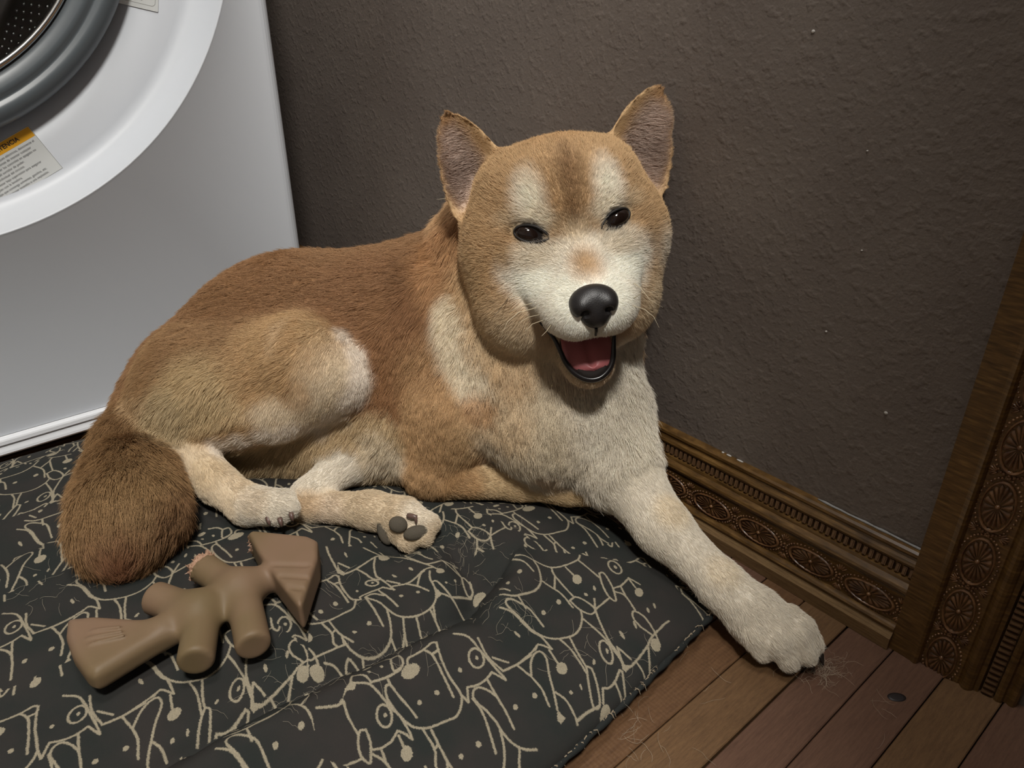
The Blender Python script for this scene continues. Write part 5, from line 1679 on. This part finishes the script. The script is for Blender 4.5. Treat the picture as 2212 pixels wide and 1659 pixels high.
def stub(a, b, r, k=t_k):
    """a rib: a round bar with a flat, softly rounded end"""
    A, B = tp(*a), tp(*b)
    ax = B - A
    Lr = np.linalg.norm(ax)
    ax /= Lr
    w = TF.window(np.minimum(A, B) - r - .02, np.maximum(A, B) + r + .02)
    sl, (X, Y, Z) = w
    h = (X - A[0]) * ax[0] + (Y - A[1]) * ax[1] + (Z - A[2]) * ax[2]
    rr = np.sqrt(np.maximum((X - A[0]) ** 2 + (Y - A[1]) ** 2 + (Z - A[2]) ** 2 - h * h, 0))
    c = 0.0032
    d1 = rr - r + c
    d2 = np.maximum(h - Lr, -h) + c
    dd = np.minimum(np.maximum(d1, d2), 0) + np.sqrt(np.maximum(d1, 0) ** 2 + np.maximum(d2, 0) ** 2) - c
    TF.merge(sl, dd.astype(np.float32), k)


tcone((352, 1362), (430, 1322), .0098, .0120)
tcone((430, 1322), (520, 1272), .0120, .0120)
tcone((520, 1272), (612, 1236), .0120, .0100)
prism([(150, 1352), (212, 1346), (300, 1352), (372, 1350), (378, 1378), (320, 1412), (226, 1470), (208, 1478), (190, 1472), (160, 1430), (146, 1390)], TZ - 0.001, .0095, .0070, .006)
prism([(540, 1176), (552, 1170), (668, 1182), (690, 1192), (690, 1230), (656, 1334), (648, 1334), (600, 1272), (560, 1215)], TZ + 0.001, .0125, .0040, .004)
stub((440, 1320), (422, 1432), .0118)
stub((522, 1268), (548, 1398), .0116)
stub((440, 1330), (330, 1290), .0118)
stub((520, 1280), (432, 1222), .0112)
for (a, b) in (((190, 1378), (262, 1364)), ((192, 1392), (268, 1372)), ((200, 1362), (258, 1354))):
    TF.cone(tp(*a, TZ + .0090), tp(*b, TZ + .0100), .0012, .0012, .0012, None)
for (a, b) in (((582, 1218), (664, 1220)), ((604, 1242), (660, 1246)), ((618, 1266), (650, 1270))):
    TF.cone(tp(*a, TZ + .0138), tp(*b, TZ + .0138), .0022, .0022, .0010, None, True)
tv, tf = TF.surface()
te = edges_of(tf)
tv = lap(tv, te, 2)
tn = normals_of(tv, tf)
# chewed ends: rough, nibbled nylon
rgh = np.zeros(len(tv))
for (x, y, r) in ((424, 1216, .020), (534, 1174, .013)):
    d = np.linalg.norm(tv - tp(x, y), axis=1)
    rgh = np.maximum(rgh, smooth01((r - d) / (r * 0.5)))
tv = tv + tn * (rgh * rng.normal(-0.0004, 0.0014, len(tv)))[:, None]
low = tv[:, 2].min()
sup = max(pad_z(*tp(x, y)[:2]) for (x, y) in ((420, 1400), (545, 1370), (350, 1300), (250, 1400), (640, 1250), (450, 1240)))
toy = empty('chew_toy', (float(tp(430, 1320)[0]), float(tp(430, 1320)[1]), 0.0))
print('toy low', low, 'pad', sup)
tv[:, 2] += sup - low + 0.0002
TORG = Vector(toy.location)
tag(toy, 'tan fish skeleton chew toy with four stub ribs and chewed tips on the cushion', 'dog toy')


def tpart(o):
    o.parent = toy
    o.matrix_parent_inverse = Matrix.Translation(-TORG)
    return o


tme = quad_mesh('fish_body', tv, tf)
tme.materials.append(M_TOY)
tme.materials.append(M_CHEW)
tme.polygons.foreach_set('material_index', (rgh[tf].mean(1) > 0.35).astype(np.int32))
tpart(link('fish_body', tme))
# shavings that cling to the chewed ends
mb = MB()
cand = np.where(rgh > 0.5)[0]
for k in rng.choice(cand, 110):
    p = tv[k] + np.array([0, 0, 0.0])
    d = tn[k] * 0.8 + rng.normal(0, 0.7, 3)
    d = d / np.linalg.norm(d) * random.uniform(.0012, .0034)
    mb.tube([p, p + d * .6, p + d], [.0006, .0004, .0001], 4)
o = tpart(mb.build('nylon_shavings', M_CHEW, None))
o['kind'] = 'stuff'

# ------------------------------------------------------------------ washing machine
M_WHITE = new_mat('white_enamel', lin((208, 212, 218)), 0.42, 0, 0.4)
M_TRIMW = new_mat('white_plastic', lin((236, 238, 242)), 0.32, 0, 0.5)
M_RING = new_mat('grey_door_plastic', lin((86, 92, 96)), 0.34, 0, 0.5)
M_CHROME = new_mat('chrome', (0.9, 0.9, 0.9), 0.22, 1.0)
M_DRUM = new_mat('drum_steel', lin((70, 62, 58)), 0.35, 0.6)
M_BLACK = new_mat('black_base', lin((16, 15, 15)), 0.7)
M_GLASS = new_mat('door_glass', (0.9, 0.92, 0.92), 0.03)
bsdf(M_GLASS).inputs['Transmission Weight'].default_value = 1.0
bsdf(M_GLASS).inputs['IOR'].default_value = 1.1
M_LABEL = new_mat('label_paper', lin((214, 216, 214)), 0.35)
M_ORANGE = new_mat('label_orange', lin((226, 164, 42)), 0.4)
M_INK = new_mat('label_ink', lin((40, 40, 46)), 0.5)
M_LINE = new_mat('label_grey_line', lin((140, 140, 136)), 0.5)

X0 = -0.8775
WYR, WYL, WZ0, WZ1 = 0.390, -0.360, 0.030, 1.02
WCY, WCZ = 0.0153, 0.5915
washer = empty('washing_machine', (X0, WCY, 0.0))
tag(washer, 'white front-loading washing machine with a round grey-rimmed door', 'appliance')
WINV = Matrix.Translation((-X0, -WCY, 0))


def wpart(o, parent=None):
    o.parent = parent or washer
    if parent is None: o.matrix_parent_inverse = WINV
    return o


# front panel with a round dish: spokes from the rim of the dish to a rectangle
NA = 160
angs = [2 * PI * i / NA for i in range(NA)]
def rect_pt(a, yl, yr, z0, z1):
    c, s = math.cos(a), math.sin(a)
    t = 1e9
    if c > 1e-9: t = min(t, (yr - WCY) / c)
    if c < -1e-9: t = min(t, (yl - WCY) / c)
    if s > 1e-9: t = min(t, (z1 - WCZ) / s)
    if s < -1e-9: t = min(t, (z0 - WCZ) / s)
    return WCY + c * t, WCZ + s * t


corners = [math.atan2(z - WCZ, y - WCY) % (2 * PI) for y in (WYL + .014, WYR - .014) for z in (0.036, WZ1)]
angs = sorted(set(angs + corners))
NA = len(angs)
vs, fs = [], []
R_OUT = 0.3500
prof = [(0.0, None), (0.0, R_OUT), (0.0010, 0.3488), (0.0012, 0.3475), (-0.0015, 0.3465), (-0.0070, 0.3448), (-0.0170, 0.3415), (-0.0265, 0.3372), (-0.0330, 0.3325), (-0.0364, 0.3270), (-0.0376, 0.3225), (-0.0378, 0.3190), (-0.0378, 0.2640), (-0.060, 0.2640)]
for (dx_, r) in prof:
    for a in angs:
        if r is None:
            y, z = rect_pt(a, WYL + .014, WYR - .014, 0.036, WZ1)
        else:
            y, z = WCY + r * math.cos(a), WCZ + r * math.sin(a)
        vs.append((X0 + dx_, y, z))
for j in range(len(prof) - 1):
    for i in range(NA):
        i2 = (i + 1) % NA
        fs.append((j * NA + i, j * NA + i2, (j + 1) * NA + i2, (j + 1) * NA + i))
me = mesh_from('front_panel', vs, fs)
bm = bmesh.new(); bm.from_mesh(me); bmesh.ops.recalc_face_normals(bm, faces=bm.faces)
bm.to_mesh(me); bm.free()
if me.polygons[0].normal.x < 0: me.flip_normals()
fp = wpart(link('front_panel', me, M_WHITE, None, True))
# sides with rounded front corners, and the top
prof2 = []
for k in range(7):
    a = PI / 2 * k / 6
    prof2.append((X0 - .014 + .014 * math.cos(a), WYR - .014 + .014 * math.sin(a)))
prof2 += [(X0 - 0.68, WYR), (X0 - 0.68, WYL)]
for k in range(7):
    a = PI / 2 * k / 6
    prof2.append((X0 - .014 + .014 * math.sin(a), WYL + .014 - .014 * math.cos(a)))
n = len(prof2)
vs = [(x, y, z) for z in (WZ0, WZ1) for (x, y) in prof2]
fs = [(i, i + 1, n + i + 1, n + i) for i in range(n - 1)] + [tuple(range(n, 2 * n)), tuple(range(n - 1, -1, -1))]
o = wpart(link('cabinet_shell', mesh_from('cabinet_shell', vs, fs), M_WHITE, None, False))
# two-step bright edge along the bottom
pf = [(X0 - .012, .0362), (X0 - .0010, .0358), (X0 + .0000, .0346), (X0 + .0058, .0338), (X0 + .0066, .0322), (X0 + .0070, .0284), (X0 + .0052, .0272), (X0 + .0050, .0252), (X0 + .0072, .0205), (X0 + .0078, .0180), (X0 + .0066, .0160), (X0 - .012, .0156)]
n = len(pf)
vs = [(x, y, z) for y in (WYL, WYR - .002) for (x, z) in pf]
fs = [(i, (i + 1) % n, n + (i + 1) % n, n + i) for i in range(n)] + [tuple(range(n)), tuple(range(2 * n - 1, n - 1, -1))]
me = mesh_from('bottom_trim', vs, fs)
bm = bmesh.new(); bm.from_mesh(me); bmesh.ops.recalc_face_normals(bm, faces=bm.faces); bm.to_mesh(me); bm.free()
wpart(link('bottom_trim', me, M_TRIMW))
mb = MB()
mb.box(X0 - 0.66, X0 - 0.016, WYL + .02, WYR - .02, 0.012, 0.031)
wpart(mb.build('plinth', M_BLACK))
for (x, y) in ((X0 - .05, WYR - .06), (X0 - .05, WYL + .06), (X0 - .60, WYR - .06), (X0 - .60, WYL + .06)):
    mb = MB()
    mb.tube([(x, y, 0.0), (x, y, 0.006), (x, y, 0.0065), (x, y, 0.014)], [.022, .022, .010, .010], 16)
    wpart(mb.build('foot', M_BLACK))

# the door
dprof = [(-0.058, 0.2635), (-0.0285, 0.2630), (-0.0240, 0.2618), (-0.0190, 0.2580), (-0.0165, 0.2510), (-0.0170, 0.2450), (-0.0200, 0.2425), (-0.0205, 0.2400), (-0.0185, 0.2370), (-0.0190, 0.2320), (-0.0225, 0.2260), (-0.0245, 0.2215), (-0.0300, 0.2200), (-0.0400, 0.2190)]
vs, fs = lathe_x([(X0 + a, r) for a, r in dprof], WCY, WCZ, 128)
mb = MB(); mb.add(vs, fs)
door = wpart(mb.build('door_ring', M_RING, None, True))
vs, fs = lathe_x([(X0 - .0245 + .0038 * math.sin(t), 0.2170 + .0034 * math.cos(t)) for t in [2 * PI * k / 10 for k in range(11)]], WCY, WCZ, 128)
mb = MB(); mb.add(vs, fs)
wpart(mb.build('chrome_ring', M_CHROME, None, True))
gl = [(-0.027, 0.2130)] + [(-0.027 - 0.05 * (1 - (r / 0.213) ** 2), r) for r in (0.19, 0.16, 0.12, 0.07, 0.02)]
vs, fs = lathe_x([(X0 + a, r) for a, r in gl], WCY, WCZ, 96)
mb = MB(); mb.add(vs, fs)
k0 = len(gl) - 1
mb.f.append(tuple(k0 * 96 + i for i in range(96)))
wpart(mb.build('door_window', M_GLASS, None, True))
dr = [(-0.040, 0.2190), (-0.060, 0.2260), (-0.075, 0.2480), (-0.090, 0.2500), (-0.42, 0.2500), (-0.43, 0.2400), (-0.44, 0.02)]
vs, fs = lathe_x([(X0 + a, r) for a, r in dr], WCY, WCZ, 96)
mb = MB(); mb.add(vs, fs)
drum = wpart(mb.build('drum', M_DRUM, None, True))
mb = MB()
for j in range(14):
    xx = X0 - 0.105 - 0.022 * j
    for i in range(70):
        a = 2 * PI * (i + 0.5 * (j % 2)) / 70
        y, z = WCY + 0.2488 * math.cos(a), WCZ + 0.2488 * math.sin(a)
        mb.ellipsoid((xx, y, z), I3, (.0030, .0030, .0030), 6, 4)
o = wpart(mb.build('drum_studs', M_CHROME, None, True))
o['kind'] = 'stuff'
for a0 in (-1.1, 1.0, 3.1):
    mb = MB()
    n_ = 10
    pts = []
    for (da, r) in ((-0.11, 0.2495), (-0.05, 0.215), (0.05, 0.215), (0.11, 0.2495)):
        pts.append((WCY + r * math.cos(a0 + da), WCZ + r * math.sin(a0 + da)))
    vs = [(X0 - 0.11, y, z) for y, z in pts] + [(X0 - 0.40, y, z) for y, z in pts]
    mb.add(vs, [(0, 1, 5, 4), (1, 2, 6, 5), (2, 3, 7, 6), (0, 3, 2, 1), (4, 5, 6, 7)])
    wpart(mb.build('drum_paddle', M_DRUM))

# labels stuck on the dish
XL = X0 - 0.0378


def label_frame(origin, ang):
    """local x along the lines of print, y up the label, z out of the washer"""
    c, s = math.cos(ang), math.sin(ang)
    return Matrix(((0, 0, 1, origin[0]), (c, -s, 0, origin[1]), (s, c, 0, origin[2]), (0, 0, 0, 1)))


def flat(name, pts, z0, z1, mat, parent):
    n = len(pts)
    vs = [(x, y, z0) for x, y in pts] + [(x, y, z1) for x, y in pts]
    fs = [tuple(range(n, 2 * n)), tuple(range(n - 1, -1, -1))] + [(i, (i + 1) % n, n + (i + 1) % n, n + i) for i in range(n)]
    return link(name, mesh_from(name, vs, fs), mat, parent)


def rrect(x0, x1, y0, y1, r, n=5):
    out = []
    for (cx_, cy_, a0) in ((x1 - r, y1 - r, 0), (x0 + r, y1 - r, PI / 2), (x0 + r, y0 + r, PI), (x1 - r, y0 + r, 1.5 * PI)):
        out += [(cx_ + r * math.cos(a0 + PI / 2 * k / n), cy_ + r * math.sin(a0 + PI / 2 * k / n)) for k in range(n + 1)]
    return out


def words(name, txt, x, y, size, align, z, mat, parent, width=1.0):
    cu = bpy.data.curves.new(name, 'FONT')
    cu.body = txt
    cu.size = size
    cu.align_x = align
    cu.extrude = 0.00002
    cu.materials.append(mat)
    if 'heading' in name: cu.offset = 0.00012
    t = bpy.data.objects.new('t', cu)
    COL.objects.link(t)
    me = bpy.data.meshes.new_from_object(t.evaluated_get(bpy.context.evaluated_depsgraph_get()))
    bpy.data.objects.remove(t)
    me.name = name
    o = bpy.data.objects.new(name, me)
    COL.objects.link(o)
    o.parent = parent
    o.location = (x, y, z)
    o.scale = (width, 1, 1)
    return o


warn = empty('warning_label')
warn.parent = washer
LW = 0.112
lm = label_frame((XL + .0001, 0.1302, 0.3432), math.radians(24.7))    # the label's top right corner
warn.matrix_parent_inverse = WINV
warn.matrix_basis = lm @ Matrix.Scale(1.2, 4)
sheet = flat('label_sheet', rrect(-LW, 0, -0.0410, 0, 0.0008, 3), 0, 0.0002, M_LABEL, warn)
flat('orange_band', rrect(-LW + .001, -0.0006, -0.0088, -0.0006, 0.0004, 2), 0.0002, 0.00028, M_ORANGE, warn)
# thin frame line
mb = MB()
for (a, b, c, d) in ((-LW, 0, -.0003, 0), (-LW, 0, -.0410, -.0407), (-.0003, 0, -.0410, 0)):
    mb.box(a, b, c, d, .0002, .00026)
mb.build('label_border', M_LINE, warn)
words('label_heading', 'ADVERTENCIA', -0.0128, -0.0062, 0.0050, 'RIGHT', .0003, M_INK, warn, 1.0)
rows = [('1. Para reducir el riesgo de choques el\u00e9ctricos, desconecte el', 4.0), ('cord\u00f3n del surtidor de poder antes de intentar cualquier', 9.5), ('reparaci\u00f3n. Poner los controles en apagado no', 7.5),
        ('desconecta del surtidor de poder.', 21), ('2. Use un ramal individual del circuito.', 23.5), ('3. Los ni\u00f1os deben estar bajo supervisi\u00f3n para asegurar', 10.5), ('que no jueguen con la lavadora.', 31),
        ('4. No lave ni seque ropa que contenga solventes, gasolina, etc.', 10.5), ('Estos son inflamables y pueden causar incendio o una explosi\u00f3n.', 11)]
for k, (t, off) in enumerate(rows):
    words('label_line', t, -off * .001, -0.0124 - 0.00325 * k, 0.0029, 'RIGHT', .00025, M_INK, warn, 0.92)

info = empty('info_label')
info.parent = washer
info.matrix_parent_inverse = WINV
info.matrix_basis = label_frame((XL + .0001, 0.2738, 0.4400), math.radians(11.0))   # its bottom right corner
# the dish's floor is 0.300 in radius at most: keep the label on it
info.matrix_basis = label_frame((XL + .0006, 0.2790, 0.4455), math.radians(-13.0 + 0.0))
flat('label_sheet', rrect(-0.046, 0, 0, 0.060, 0.001, 3), 0, 0.0002, M_LABEL, info)
mb = MB()
pts = rrect(-0.0385, -0.0030, 0.0045, 0.056, 0.004, 6)
mb.tube([(x, y, .0002) for x, y in pts + pts[:1]], .00022, 4, False)
mb.build('label_border', M_LINE, info)
mb = MB()
for k in range(16):
    mb.box(-.034 + .00115 * k, -.034 + .00115 * k + .0008, .0078, .0092, .0002, .00026)
o = mb.build('tiny_print', M_INK, info)
o['kind'] = 'stuff'

# ------------------------------------------------------------------ shed fur
def wisps(name, centers, n, spread, length, label, zf):
    P, Rr, Cc = [], [], []
    for _ in range(n):
        cx_, cy_ = centers[random.randrange(len(centers))]
        a = random.uniform(0, 2 * PI)
        x, y = cx_ + random.gauss(0, spread), cy_ + random.gauss(0, spread)
        l = random.uniform(0.4, 1.0) * length
        kx = random.gauss(0, 60)
        pts = []
        for i in range(6):
            pts.append((x, y, zf(x, y) + random.uniform(0.0003, 0.0016)))
            x += math.cos(a) * l / 5
            y += math.sin(a) * l / 5
            a += kx * l / 5 + random.gauss(0, 0.15)
        P.append(pts)
        Rr.append([0.00005] * 5 + [0.00002])
        Cc.append(np.array(lin((206, 194, 172))) * random.uniform(0.6, 1.1))
    o = strands(name, np.array(P), np.array(Rr), np.array(Cc), M_FUR)
    tag(o, label, 'fur', kind='stuff')
    return o


wisps('shed_fur', [tuple(floor_at(1785, 1452, 0)[:2]), tuple(floor_at(1800, 1445, 0)[:2]), tuple(floor_at(1775, 1470, 0)[:2])], 70, 0.0042, 0.02,
      'wispy tuft of shed pale fur on the floor by the front paw', lambda x, y: 0.0008 + 0.003 * random.random())
wisps('loose_hair', [tuple(floor_at(x, y, 0)[:2]) for (x, y) in ((1400, 1570), (1545, 1466), (1690, 1450), (1850, 1500), (1360, 1600))], 34, 0.014, 0.02,
      'scattered single pale hairs lying on the floor boards', lambda x, y: 0.0003)
wisps('clinging_hair', [tuple(fxy(x, y)) for (x, y) in ((960, 1180), (1000, 1210), (1100, 1330), (850, 1430), (700, 1300), (1300, 1380), (120, 1290), (600, 1500), (1020, 1190))], 260, 0.018, 0.018,
      'fine pale hairs clinging to the top of the cushion', lambda x, y: pad_z(x, y) + 0.0004)
